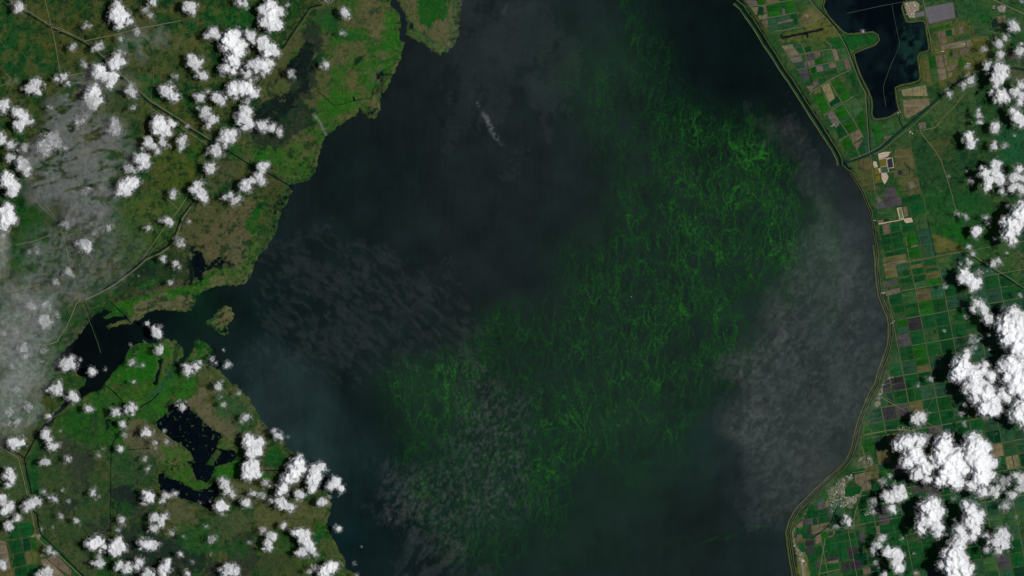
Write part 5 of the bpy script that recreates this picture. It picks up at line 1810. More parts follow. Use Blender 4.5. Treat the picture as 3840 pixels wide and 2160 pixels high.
# ------------------------------------------------------------------ clouds
CL = """00 .75 140,55,45 110,40,25
00 .98 885,75,50 900,140,55 860,125,40 940,110,40 970,160,30 900,190,30 890,20,22
00 .6 1100,75,30 1135,110,25
00 .8 1155,15,30 1170,0,20
00 .85 1430,50,45 1405,30,25 1450,80,30
00 .4 1465,120,22
00 .8 1810,15,30 1850,30,25
00 .6 650,195,28
00 .6 1035,245,30 1030,225,20
00 .7 910,295,20
00 .65 550,350,30 555,375,18
00 .75 735,355,34 760,330,18 705,370,18
00 .82 1605,245,45 1640,270,30 1570,270,25
00 1 1740,300,75 1790,380,60 1760,460,60 1700,520,40 1780,260,40 1820,330,40 1700,350,40 1760,540,30
00 .85 1890,270,45 1910,320,25 1860,240,20
00 .88 1455,460,50 1480,490,40 1510,470,25 1440,430,25
00 .85 1525,565,36 1550,570,22 1490,575,16
00 .95 750,540,55 790,570,45 840,580,50 860,480,50 830,630,35 720,500,25 920,470,30 880,430,30
00 .5 640,490,28
00 .5 900,390,28 940,400,18
00 .78 480,585,38 430,595,24 510,630,22
00 .85 270,630,45 230,670,40 280,690,35 200,670,20
00 .95 710,690,60 700,770,55 740,760,40 690,720,50
00 .7 985,690,35 1010,720,30 985,650,22
00 .88 1270,690,50 1310,730,45 1230,670,30 1290,650,25
00 .5 1330,580,26 1300,570,15
00 .8 1515,735,38 1480,720,22
00 .6 1575,690,18
00 .85 1650,745,40 1680,780,22 1620,720,22
00 .95 1780,670,60 1860,660,60 1910,700,40 1740,700,35 1830,640,40
00 .75 1860,560,40 1830,550,25 1890,600,25
00 .8 1910,480,40 1925,530,25
00 .88 30,790,45 30,830,25
00 .9 130,850,45 180,890,50 150,940,45 220,920,30 150,970,30 110,820,20
00 .5 390,815,20
00 .55 1010,810,26
00 .6 600,910,50 640,880,30 590,960,25
00 .72 870,970,50 860,930,30 890,1010,25 830,980,25
00 .97 1200,950,60 1250,990,50 1200,900,35 1290,930,35 1180,980,40
00 .8 1120,1075,40 1160,1110,30 1230,1070,36 1185,1140,25 1100,1090,20
00 .75 1370,1070,42 1390,1040,25 1360,1120,18
00 .75 1560,860,48 1600,900,42 1570,950,25 1540,830,28 1640,900,20
00 .9 1850,850,55 1830,900,45 1880,930,45 1850,960,30 1800,870,25
00 .6 1780,740,22
00 .6 1870,760,30
00 .88 1720,1030,60 1690,1050,40 1770,1010,35 1700,1090,28
00 .55 1415,950,18
00 .82 1630,1140,50 1590,1140,28 1660,1170,22
00 .85 1585,1270,45 1600,1240,25 1600,1300,20
00 .85 330,1110,60 390,1060,60 440,1090,40 340,1150,35 480,1120,30 420,1020,30
00 .78 80,1095,38 110,1090,18
00 .85 15,1060,35 5,1010,25
00 .7 70,1185,32 100,1180,16
00 .65 180,1130,35 200,1100,25
00 .88 170,1240,55 200,1280,45 140,1220,30 210,1320,28
00 .88 1070,1200,55 1100,1240,40 1040,1180,28 1060,1260,26
00 .6 980,1270,40 1020,1290,28 950,1240,20
00 .97 60,1360,60 110,1400,45 50,1320,28 90,1440,45
00 .97 980,1390,60 930,1410,50 1020,1370,40 950,1440,40 900,1460,30
00 .6 660,1430,35 630,1455,28
00 .5 760,1420,22
00 .85 1490,1415,45 1460,1430,30 1520,1460,45 1540,1500,35 1520,1390,20
00 .87 1860,1400,50 1900,1370,28 1830,1420,28 1740,1475,25
00 .5 1310,1430,22
10 1 110,60,60 110,130,70 80,160,50 150,180,50 180,90,40 60,70,40 110,200,35
10 .5 235,40,26
10 .85 665,95,38 650,80,20 700,110,18
10 .6 650,250,22
10 .92 60,330,55 110,370,55 150,400,35 90,400,35 20,310,28
10 .92 40,480,50 70,520,40 100,470,35 15,500,32
10 .78 530,490,32 545,470,14
10 .6 265,555,30 285,580,16
10 .7 5,690,26
10 .5 5,590,24
10 .85 60,960,38 110,965,35 30,940,35 130,950,20
10 .8 185,990,28 180,1020,18
10 .85 50,1260,45 20,1330,38 40,1370,35 80,1240,22
01 .98 50,190,68 60,130,45 30,250,45 90,210,40 20,150,40
01 .8 70,5,30
01 .6 500,235,35 470,245,18
01 .6 550,210,18
01 .45 760,160,32 730,150,20
01 .65 820,270,30 780,280,16
01 .6 710,315,26
01 .9 645,400,52 660,430,32 620,390,32
01 .6 275,435,32
01 .55 220,455,26
01 .7 1120,270,25 1100,265,14
01 .6 1425,220,18
01 .8 1260,215,36 1290,235,20 1220,210,20
01 .72 1700,40,30 1760,70,35 1810,40,22 1780,60,22
01 .72 1310,20,32
01 .65 1360,380,34 1340,350,20 1390,400,16
01 .68 1230,505,24 1240,525,14
01 .68 1325,550,28 1350,565,16
01 .5 1045,630,10
01 .5 1290,685,22
01 .72 515,605,32 540,630,16
01 .65 230,855,38 260,870,22
01 .6 350,850,42 380,830,22
01 .75 340,980,48 360,950,32 330,1010,28
01 .45 410,680,28 440,690,18
01 .75 180,1190,42 190,1230,28
01 .45 30,1070,26
01 .45 130,1060,20
01 .45 330,1200,26
01 .85 515,1290,52 550,1310,32 490,1320,28 540,1260,22
01 .6 605,1265,12
01 .85 695,1360,34 720,1350,14
01 .6 790,1340,16
01 .9 1180,1060,38 1200,1080,26 1160,1030,18
01 .68 1110,990,20 1095,985,12
01 .6 985,1148,13
01 .5 1095,1130,9
01 .72 1195,1195,33 1215,1180,16
01 .65 1000,1285,30
01 .6 1075,1310,18
01 .82 1420,1340,42 1480,1320,30 1400,1310,22 1420,1370,22 1510,1290,16
01 .7 1715,1305,26 1740,1290,10
01 .5 1685,1190,12
01 .55 1600,1265,22 1625,1290,16
01 .5 75,1310,32
01 .4 300,1280,22
01 .45 430,910,26
01 .5 1005,1430,20
01 .4 20,340,26
02 .82 425,35,48 460,50,28 390,40,26
02 .88 550,95,42 580,105,24 530,70,18
02 .78 665,185,30 690,190,16 650,165,14
02 .78 370,245,26
02 .75 870,210,34 900,225,20 850,190,16
02 .8 980,190,34 1000,155,24 960,215,22 1020,175,16
02 .8 925,310,28 945,320,14
02 .5 130,290,30
02 .4 60,300,20
02 .45 80,215,38
02 .4 210,180,38
02 .4 120,40,34
02 .93 110,450,42 160,440,32 80,430,26 130,480,20
02 .85 345,380,38 370,420,32 400,470,36 430,460,24 330,360,20
02 .5 461,355,13
02 .72 1370,170,33 1350,160,16
02 .6 1240,355,13
02 .84 1105,370,36 1130,375,20 1080,380,16
02 .5 940,390,20
02 .45 1175,440,26 1170,480,18
02 .5 1260,435,20
02 .85 910,492,28 900,475,14
02 .55 750,545,24
02 .4 785,490,18
02 .7 515,575,26 535,555,14
02 .7 345,590,36 318,600,18 370,600,16
02 .5 1095,570,28
02 .6 1115,640,22 1110,665,12
02 .87 70,660,38 80,710,40 60,760,24 100,690,20 40,700,22
02 .4 480,800,20
02 .65 330,815,24
02 .7 410,865,30 430,885,14 370,865,14
02 .85 240,905,42 280,890,32 190,940,28 210,915,28
02 .55 515,885,16
02 .8 700,820,30 720,840,16 715,795,14
02 .4 630,805,12
02 .85 20,860,38 15,900,22
02 .92 65,930,46 40,960,32 85,900,22
02 .87 130,1015,30 110,1005,14
02 .84 65,1075,36 60,1050,18 70,1100,16
02 .96 1120,850,46 1140,870,26 1100,830,26
02 .75 1250,840,30 1230,880,24 1270,860,16
02 .75 1320,828,26 1340,815,10
02 .8 1690,750,42 1720,800,36 1750,840,26 1670,720,20
02 .93 1670,920,46 1700,930,30 1640,915,24
02 .88 1850,900,36 1870,915,16 1835,885,14
02 .75 1910,830,26
02 .5 1515,895,16
02 .45 1585,885,11
02 .72 1650,15,30
02 .5 1795,75,22
02 .5 1685,155,26 1665,105,16
02 .8 1850,260,32 1870,240,16
02 .95 1890,440,58 1900,520,48 1870,400,32 1950,500,45 1960,440,45
02 .97 1890,640,62 1870,690,42 1910,600,45 1930,680,40
02 .75 920,1030,28 900,1015,14 935,1055,13
02 .8 1170,1010,34 1230,1010,36 1220,1050,30 1250,985,20 1140,1030,18
02 .75 1160,1090,30
02 .5 1290,1120,32 1310,1100,14
02 .5 900,1105,26
02 .68 580,1040,20
02 .45 460,1000,24
02 .4 400,1080,16
02 .6 312,1095,18
02 .95 700,1205,48 750,1190,42 670,1210,32 780,1220,26 740,1160,30 760,1260,22
02 .97 880,1210,48 870,1260,42 920,1230,36 890,1170,26 860,1220,36
02 .9 1110,1210,42 1160,1220,36 1070,1200,28 1190,1210,20
02 .85 1360,1285,20
02 .5 1600,1170,32
02 .45 1560,1075,20
02 .4 1390,1155,16
02 .7 745,1350,36 770,1365,20 700,1350,16
02 .5 750,1300,22
02 .85 905,1365,33 890,1390,20
02 .85 960,1400,38 970,1365,22
02 .88 1050,1345,40 1030,1380,26 1080,1330,16
02 .97 1250,1385,46 1230,1400,36 1260,1345,28 1230,1430,33
02 .88 1120,1430,36 1150,1440,24 1090,1440,18
02 .82 1410,1435,24
02 .88 1730,1400,48 1770,1420,40 1750,1370,24 1700,1430,28
02 .65 370,1260,32 400,1280,26 430,1275,16
02 .75 345,1430,52 300,1440,28
02 .9 15,1360,32 30,1385,16
02 .4 1590,1290,16
02 .35 1450,1340,20
02 .5 1880,1200,16
12 .75 165,390,32 190,410,20 140,360,16
12 .5 245,400,12
12 .97 320,600,55 290,680,60 240,720,50 200,790,50 350,640,35 260,650,40 330,560,26 180,820,35
12 .9 200,900,46 250,920,36 160,890,26 270,940,18
12 .97 445,660,50 430,730,52 420,790,36 490,630,38 510,640,22 460,700,40
12 .93 600,745,42 640,790,34 560,770,30 590,720,22 650,810,16
12 .85 335,835,38 330,870,18
12 .87 495,890,36 520,900,18
12 .4 555,850,13
12 .6 75,745,33
12 .6 45,840,33
12 .6 110,880,24
12 .85 625,1095,25
12 .6 745,1355,11
12 .35 800,1225,11
12 .87 210,1065,20 205,1085,11
12 .95 330,1130,40 370,1180,52 400,1220,45 390,1130,30 290,1120,22 430,1260,26
12 .85 360,1270,42 330,1280,28 460,1290,20
12 .87 115,1150,38 90,1200,36 100,1235,28 135,1165,20 60,1240,16
12 .65 55,1105,24
12 .97 560,1390,52 520,1420,48 600,1370,28 510,1440,45
12 .5 440,1390,28 400,1420,28
12 .6 760,1440,14
30 .78 1850,190,38 1880,220,30 1830,170,16
30 .7 1750,330,36 1790,290,28 1720,310,16
30 .75 1755,412,32
30 .8 1910,380,36 1900,410,22
30 .6 1625,370,24
30 .4 1510,505,25
30 .97 1760,520,52 1740,590,52 1780,560,38 1730,640,30 1690,690,20
30 .8 1660,500,36
30 .97 1770,720,48 1740,745,30 1800,740,26 1760,770,20
30 .7 1520,610,38 1480,645,28 1545,590,25
30 .78 1370,710,27
30 .82 1910,640,38 1870,690,42 1920,720,42 1900,780,32
30 .92 1870,870,46 1890,920,36 1850,830,26 1920,900,36 1910,950,20
30 .72 1590,870,30 1600,920,26 1590,830,16
30 .5 1545,920,12
30 .88 1720,960,40 1710,985,20
30 .92 1520,1040,38 1540,1085,36 1520,1010,22 1570,1070,14
30 .8 1710,1110,26 1715,1080,16
30 .65 1790,1100,24
30 .5 1860,1020,13
30 .93 1640,1310,40 1670,1360,48 1720,1300,48 1720,1240,38 1760,1370,36 1740,1330,42 1660,1410,36 1610,1320,16
30 .85 1770,1440,26
30 .9 1870,1340,46 1900,1280,36 1920,1350,36 1850,1420,32 1910,1420,36 1880,1400,28
30 .6 1535,1365,20
30 .4 1365,1330,16
30 .35 1500,1285,12
30 .5 1910,10,13
30 .7 715,235,9
31 .97 1575,290,36 1570,325,20 1600,280,16
31 .98 1830,240,60 1900,180,65 1870,280,50 1820,320,50 1850,370,38 1900,240,50 1925,120,55 1780,220,26
31 .6 1440,165,20
31 .65 1500,190,20
31 .62 1650,185,22
31 .55 1665,235,18
31 .6 1820,110,22
31 .6 1720,350,16
31 .4 1800,460,18
31 .97 1490,620,45 1470,650,36 1530,670,50 1560,700,46 1590,680,32 1545,740,20 1500,590,20
31 .45 1600,620,36
31 .72 1520,530,24 1500,510,16
31 .7 1550,470,20 1520,420,20
31 .5 1455,540,16
31 .7 1700,550,30 1740,530,25 1690,575,16
31 .88 1590,840,42 1630,890,46 1660,950,42 1680,980,26 1560,820,22 1550,890,18
31 1 1800,1000,70 1880,960,80 1850,1100,80 1920,1050,80 1780,1040,50 1800,1120,50 1850,900,40 1900,1180,80 1980,1100,80
31 1 1830,1300,70 1900,1380,90 1780,1320,45 1830,1400,60 1950,1280,70 1860,1480,60 1960,1460,70
31 1 1470,1290,60 1440,1370,65 1550,1380,80 1620,1350,50 1680,1390,50 1500,1230,38 1400,1390,28 1640,1300,28 1560,1470,80 1650,1510,80 1700,1580,70 1640,1640,60 1700,1650,48 1560,1540,50 1770,1530,48 1800,1560,36 1740,1630,38
31 .4 1340,720,20
31 .35 1490,945,20
31 .25 1330,1050,16
31 .38 1560,1120,48 1550,1180,42
31 .4 1670,1080,13
31 .4 1670,1185,14
31 .5 1780,900,42
31 .4 1910,780,26
31 .5 1220,1405,26
31 .72 1910,10,22
32 .92 1145,255,48 1110,260,28 1180,235,26 1140,295,20
32 .5 1130,15,22
32 1 1060,440,60 1010,450,50 970,460,35 1100,530,70 1060,590,58 1150,580,60 1190,640,62 1130,680,50 1200,720,38 1090,420,46 1150,430,48
32 .45 1200,410,42
32 1 1330,470,70 1310,560,80 1400,570,95 1370,680,90 1300,730,50 1430,750,60 1350,410,42 1450,640,70
32 1 1560,440,75 1630,480,58 1560,550,85 1620,600,85 1610,700,85 1690,600,48 1540,760,48 1620,820,42 1690,690,38 1520,480,46
32 1 1880,240,55 1910,180,60 1950,290,55 1850,220,28 1950,60,75 1890,10,50
32 .92 960,830,48 920,870,42 940,940,36 1010,800,40 990,850,42 1030,840,32 890,840,28 960,780,28 960,960,22
32 .6 790,890,32 780,930,26 800,960,20
32 .5 870,730,34
32 .55 920,690,20
32 .4 840,730,18
32 .85 610,1040,27 590,1010,22 615,1065,18 580,1030,16
32 .98 1200,930,65 1260,900,55 1240,1000,70 1180,1040,58 1270,1080,52 1310,1100,34 1160,1110,34 1290,960,48 1220,870,26 1150,1080,34 1280,1140,24
32 .98 1530,950,58 1560,1020,68 1520,1050,50 1600,990,38 1570,1100,48 1540,1150,34 1500,910,34
32 .99 1450,1100,42 1460,1160,55 1430,1230,65 1390,1290,66 1440,1330,76 1380,1370,66 1480,1400,76 1420,1440,70 1520,1380,36 1310,1370,30 1330,1290,25
32 .88 1770,1130,46 1740,1180,56 1780,1210,42 1700,1190,36 1740,1260,34 1800,1170,28 1790,1100,25
32 .75 1650,1250,26 1650,1140,28
32 .87 1710,820,42 1690,790,26 1740,790,26 1720,850,22
32 .85 1840,845,35 1870,835,18
32 .8 1910,790,36 1900,700,33 1870,690,24 1920,740,30
32 .6 1790,740,42 1780,790,32 1820,720,25
32 .65 1790,920,35 1820,900,22 1750,930,16
32 .5 1400,870,25
32 .3 1870,1010,16
32 .38 1015,1165,20
32 .38 1100,1280,14
32 .35 510,1080,32
32 .7 860,1170,34 830,1220,34 790,1260,30 870,1150,18 800,1290,16
32 .93 910,1270,42 960,1280,46 980,1330,42 990,1390,46 960,1370,35 1000,1290,32 940,1260,32
32 .45 820,1350,25
32 .78 880,1440,26
32 .35 1480,300,27
32 .38 1460,230,32 1490,160,25
32 .3 1720,380,14
32 .5 1410,1025,16
32 .6 1120,1430,20"""

LAND = [("the upper left corner", 'Q', 60, 40), ("the long diagonal canal", 'Q', 600, 400), ("the deep green field at the left edge", 'Q', 60, 180), ("the grid town on the top edge", 'Q', 790, 10),
        ("the dark flooded marsh", 'Q', 740, 220), ("the smoke plume", 'Q', 800, 300), ("the river mouth", 'Q', 1010, 60), ("the diagonal canal mouth", 'Q', 730, 470), ("the bent marsh canal", 'Q', 440, 590),
        ("the grey cloud sheet", 'Q', 180, 420), ("the bay landing", 'Q', 200, 750), ("the causeway in the bay", 'Q', 235, 850), ("the brown lakeside marsh", 'Q', 420, 770), ("the round brown islet", 'Q', 560, 800),
        ("the green point in the bay", 'Q', 420, 880), ("the large angular pond", 'Q', 500, 1080), ("the curved lower pond", 'Q', 480, 1230), ("the far left canal fork", 'Q', 65, 1140), ("the corner crop fields", 'Q', 50, 1380),
        ("the thin straight ditch", 'Q', 278, 1300), ("the shore's green square", 'Q', 700, 1150), ("the lower west shore", 'Q', 850, 1350), ("the lower left marsh", 'Q', 380, 1350), ("the reservoir", 'Q', 2220, 180),
        ("the solar farm", 'Q', 2360, 30), ("the top right corner", 'Q', 2540, 60), ("the broad canal", 'Q', 2350, 260), ("the dark green scrub", 'Q', 2400, 420), ("the olive triangle", 'Q', 2370, 610), ("the right edge canal", 'Q', 2500, 680),
        ("the field grid", 'Q', 2350, 850), ("the second shore village", 'Q', 2210, 1010), ("the inland village", 'Q', 2270, 1080), ("the big lakeside town", 'Q', 2110, 1240), ("the bottom right fields", 'Q', 2400, 1380), ("the airfield", 'Q', 2010, 1410)]
LAND = [(n, *W(f, x, y)) for n, f, x, y in LAND]


def cloud_label(cx, cy, circles, dens, ext):
    r = ext / 2
    size = "tiny" if r < 1.7 else "small" if r < 3.2 else "medium" if r < 5.2 else "large" if r < 9 else "giant"
    dn = "ghostly see-through" if dens < .42 else "faint grey" if dens < .56 else "pale grey" if dens < .7 else "soft whitish" if dens < .82 else "white" if dens < .94 else "bright white"
    a = np.array(circles)
    if len(a) == 1: shp = "round puff"
    else:
        d = a[:, :2] - a[:, :2].mean(0)
        cov = np.cov(d.T) + np.eye(2) * .01
        wv, vv = np.linalg.eigh(cov)
        v = vv[:, 1]
        if wv[1] > 4 * wv[0] and np.sqrt(wv[1]) > .8:
            ang = abs(math.degrees(math.atan2(v[1], v[0]))) % 180
            s = v[0] * v[1]
            shp = "sideways-long cloud" if abs(v[0]) > .92 else "upright-long cloud" if abs(v[1]) > .92 else ("down-slanting cloud" if s < 0 else "up-slanting cloud")
        else:
            shp = {2: "two-lobed cloud", 3: "three-lobed cloud"}.get(len(a), "many-lobed cloud")
    nm, lx, ly = min(LAND, key=lambda L: (L[1] - cx) ** 2 + (L[2] - cy) ** 2)
    dx, dy = cx - lx, cy - ly
    if math.hypot(dx, dy) < 5: rel = "over"
    else:
        ad = math.degrees(math.atan2(dy, dx)) % 360
        rel = ["right of", "up-right of", "above", "up-left of", "left of", "down-left of", "below", "down-right of"][int((ad + 22.5) // 45) % 8]
    return "%s %s %s %s %s" % (size, dn, shp, rel, nm)


def make_cloud(circles, dens, seed, name="cloud"):
    """cauliflower relief: lobes carry smaller lobes; the rim thins out into torn vapour"""
    r_ = np.random.default_rng(seed)
    big = max(c[2] for c in circles)
    ext = np.array([(x - r, y - r, x + r, y + r) for x, y, r in circles])
    span = max(ext[:, 2].max() - ext[:, 0].min(), ext[:, 3].max() - ext[:, 1].min())
    base = 10.0 + (min(7.5, max(0, span - 7) * .42) if circles[0][0] > 150 else 0)
    k = (CAM_H - base - big * .6) / CAM_H
    circles = [(x * k, y * k, r) for x, y, r in circles]
    step = .26 if span < 20 else .33
    pad = big * .55 + .8
    ext = np.array([(x - r, y - r, x + r, y + r) for x, y, r in circles])
    xs = np.arange(ext[:, 0].min() - pad, ext[:, 2].max() + pad, step)
    ys = np.arange(ext[:, 1].min() - pad, ext[:, 3].max() + pad, step)
    XX, YY = np.meshgrid(xs, ys)
    so = seed * 3.17
    wx = XX + .42 * big ** .5 * fbm(XX + so, YY, .45, 4, 1) + .22 * fbm(XX + so, YY, 1.3, 2, 2)
    wy = YY + .42 * big ** .5 * fbm(XX, YY + so, .45, 4, 3) + .22 * fbm(XX, YY + so, 1.3, 2, 4)
    Z = np.zeros(XX.shape)

    def stamp(cx, cy, cz, r, vs):
        i0, i1 = np.searchsorted(xs, [cx - r - 1.5, cx + r + 1.5]); j0, j1 = np.searchsorted(ys, [cy - r - 1.5, cy + r + 1.5])
        if i1 <= i0 or j1 <= j0: return
        s = (slice(j0, j1), slice(i0, i1))
        q = r * r - (wx[s] - cx) ** 2 - (wy[s] - cy) ** 2
        z = np.where(q > 0, cz + vs * np.sqrt(np.maximum(q, 0)), 0)
        np.maximum(Z[s], z, out=Z[s])
    if dens < .97 and big > 1.2:
        for _ in range(int(r_.integers(1, 5))):
            bx, by, br = circles[int(r_.integers(0, len(circles)))]
            a0 = r_.uniform(0, 6.283); dd = br * r_.uniform(1.05, 1.45)
            circles.append((bx + dd * math.cos(a0), by + dd * math.sin(a0), max(.35, br * r_.uniform(.14, .32))))
    tall = .75 if (span > 20 and dens > .96) else .36
    for (x, y, r) in circles:
        r *= .86 * (1 + .1 * r_.standard_normal())
        stamp(x, y, 0, r * .9, tall)
        n1 = 9 if r > 3.2 else 4
        for _ in range(n1):
            a = r_.uniform(0, 6.283); e = r_.uniform(.05, 1.0) ** .6 * 1.35
            rr1 = r * r_.uniform(.26, .46)
            d = r * .8
            x1, y1, z1 = x + d * math.sin(e) * math.cos(a), y + d * math.sin(e) * math.sin(a), d * math.cos(e) * tall
            stamp(x1, y1, z1, rr1, 1)
            n2 = 5 if r > 1.5 else 2
            for _ in range(n2):
                a2 = r_.uniform(0, 6.283); e2 = r_.uniform(.1, 1.3)
                rr2 = rr1 * r_.uniform(.3, .5)
                d2 = rr1 * .85
                x2, y2, z2 = x1 + d2 * math.sin(e2) * math.cos(a2), y1 + d2 * math.sin(e2) * math.sin(a2), z1 + d2 * math.cos(e2)
                stamp(x2, y2, z2, rr2, 1)
                if r > 4.0:
                    for _ in range(5):
                        a3 = r_.uniform(0, 6.283); e3 = r_.uniform(.1, 1.3); rr3 = rr2 * r_.uniform(.35, .5)
                        stamp(x2 + rr2 * .85 * math.sin(e3) * math.cos(a3), y2 + rr2 * .85 * math.sin(e3) * math.sin(a3), z2 + rr2 * .85 * math.cos(e3), rr3, 1)
    # smooth a little, add fine billows
    er = fbm(XX + so, YY - so, .42, 5, 5, .6)
    sd = np.full(XX.shape, -1e9)
    for (x, y, r) in circles:
        sd = np.maximum(sd, r - np.hypot(wx - x, wy - y))
    ragged = (1.15 - dens) * 1.6
    for _ in range(1):
        Zp = np.pad(Z, 1)
        Z = (Zp[1:-1, 1:-1] * 4 + 2 * (Zp[:-2, 1:-1] + Zp[2:, 1:-1] + Zp[1:-1, :-2] + Zp[1:-1, 2:]) + Zp[:-2, :-2] + Zp[2:, 2:] + Zp[:-2, 2:] + Zp[2:, :-2]) / 16
    e = sd + er * (.5 + ragged * 1.5) * min(1.15, big / 3.2)
    soft = .55 + (1 - dens) * big * .65
    core = sstep(-.15, soft, e)
    fringe = sstep(-1.1 - .25 * big, .4, e - .35 * fbm(XX - so, YY, .9, 3, 6) * 2) * (.10 + .14 * dens)
    amax = min(1.0, dens ** .9 * 1.05)
    if dens < .68:
        amax = amax * (.78 + .45 * fbm(XX, YY + so, .5, 4, 3))
    al = np.clip(np.maximum(core * amax, fringe * min(1, dens * 1.2)), 0, 1)
    zz = Z * sstep(-.4, 1.0, e) * (1 if tall > .5 else .62) + .08 * fbm(XX, YY, 1.6, 3, 2) * core * min(1.5, big * .3)
    if dens < .75: zz *= .6
    zz = np.maximum(zz, 0)
    # thin vapour hides little of the sun's glare upward but still stops its beam: cover rises faster than whiteness
    al2 = np.clip(al, 1e-4, 1) ** .55
    white = np.clip(al / al2, 0, 1)
    keep = al > .03
    al = np.where(keep, al2 * sstep(.03, .16, al) ** .5, 0)
    ap = 1 - np.sqrt(np.clip(1 - al, 0, 1))        # two sheets in series give the wanted cover
    ap = np.where(al > .985, 1.0, ap)
    m = keep[:-1, :-1] | keep[1:, 1:] | keep[1:, :-1] | keep[:-1, 1:]
    if not m.any(): return None
    ctr = np.array([np.mean([c[0] for c in circles]), np.mean([c[1] for c in circles])])
    top = np.stack([XX - ctr[0], YY - ctr[1], zz + .06], -1).reshape(-1, 3)
    bot = np.stack([XX - ctr[0], YY - ctr[1], -.06 - .12 * zz], -1).reshape(-1, 3)
    q = gridquads(*XX.shape, m)
    Vt, Qt, at_, wt_ = compact(top, q, ap.ravel(), white.ravel())
    Vb, Qb, ab = compact(bot, q, ap.ravel())
    V = np.concatenate([Vt, Vb]); Q = np.concatenate([Qt, Qb[:, ::-1] + len(Vt)])
    me = fastmesh(name, V, Q)
    set_float(me, "vapour", np.concatenate([at_, ab]))
    dp = np.clip((V[:, 2] - .3) / (4.6 if tall > .5 else 2.4), 0, 1) ** .8 * min(1, .35 + span / 22)
    dp[len(Vt):] = dp[:len(Vb)]
    set_float(me, "depth", dp)
    set_float(me, "body", np.clip(np.concatenate([wt_, wt_]) * (.70 + .27 * dp) * (1 + (.16 if span < 22 else .05) * fbm(V[:, 0] + so, V[:, 1], .38, 4, 4)), 0, .98))
    return me, (ctr[0], ctr[1], base), span


labels = {}
cl_objs = []
ntri = 0
for ci, l_ in enumerate(CL.split('\n')):
    t_ = l_.split()
    fr_ = t_[0]; dens_ = float(t_[1])
    s_ = FR[fr_][2] * PX
    cs = []
    for q in t_[2:]:
        x, y, r = map(float, q.split(','))
        a = W(fr_, x, y)
        cs.append((a[0], a[1], r * s_))
    res = make_cloud(cs, dens_, ci + 1)
    if res is None: continue
    me, loc, span = res
    ntri += len(me.polygons) * 2
    cx_ = sum(c[0] for c in cs) / len(cs); cy_ = sum(c[1] for c in cs) / len(cs)
    o = addobj("cloud", me, M_CLOUD, cloud_label(cx_, cy_, cs, dens_, span), "cloud", None, "cumulus clouds scattered over the land and shores")
    o.location = loc
    cl_objs.append((o, cx_, cy_))
print("CLOUD TRIS", ntri, len(cl_objs))
# clouds that would read the same are told apart by their order across the picture
by = {}
for o, x, y in cl_objs: by.setdefault(o["label"], []).append((x, y, o))
for lab, g in by.items():
    if len(g) > 1:
        g.sort(key=lambda t: t[0])
        if len(g) == 2: tags = ["the left one", "the right one"]
        elif len(g) == 3: tags = ["leftmost of three", "middle of three", "rightmost of three"]
        else: tags = [ORD[k] + " from the left" for k in range(len(g))]
        for (x, y, o), tg in zip(g, tags): o["label"] = lab + ", " + tg

# ------------------------------------------------------------------ thin cloud sheets
def veil(name, spec, z, thick, alpha, label, f=(.12, .12), rot=0.0, thr=0.0, soft=.35, edge=6, step=.8, base=0.0, fine=0.35, cat="thin cloud", kind="stuff", mat=None, seedo=0.0):
    k = (CAM_H - z) / CAM_H
    poly = P(spec) * k
    lo_, hi_ = poly.min(0) - edge * 1.5, poly.max(0) + edge * 1.5
    xs = np.arange(lo_[0], hi_[0], step); ys = np.arange(lo_[1], hi_[1], step)
    XX, YY = np.meshgrid(xs, ys)
    ca, sa = math.cos(rot), math.sin(rot)
    U = (XX * ca + YY * sa) * f[0] + seedo; Vv = (-XX * sa + YY * ca) * f[1] + seedo
    U2 = U + .7 * fbm(U, Vv, .7, 3, 2); V2 = Vv + .7 * fbm(U, Vv, .7, 3, 4)
    n = fbm(U2, V2, 1.0, 6, 1, .55)
    d = sdf(poly, XX + edge * .8 * fbm(XX, YY, .06, 4, 2), YY + edge * .8 * fbm(XX, YY, .06, 4, 3))
    m = sstep(-edge, edge, d)
    a = m * (base + (1 - base) * sstep(thr - soft, thr + soft, n)) * alpha
    a = a * (1 + fine * fbm(XX, YY, .6, 3, 5))
    a = np.clip(a, 0, .97)
    ap = 1 - np.sqrt(1 - a)
    zz = thick * m * np.clip(.5 + n, 0, 1.5)
    keep = a > .006
    mm = keep[:-1, :-1] | keep[1:, 1:] | keep[1:, :-1] | keep[:-1, 1:]
    q = gridquads(*XX.shape, mm)
    Vt, Qt, at_ = compact(np.stack([XX, YY, z + .05 + zz], -1).reshape(-1, 3), q, ap.ravel())
    Vb, Qb, ab = compact(np.stack([XX, YY, z - .05 - .3 * zz], -1).reshape(-1, 3), q, ap.ravel())
    me = fastmesh(name, np.concatenate([Vt, Vb]), np.concatenate([Qt, Qb[:, ::-1] + len(Vt)]))
    set_float(me, "vapour", np.concatenate([at_, ab]))
    return addobj(name, me, mat or M_VEIL, label, cat, kind)


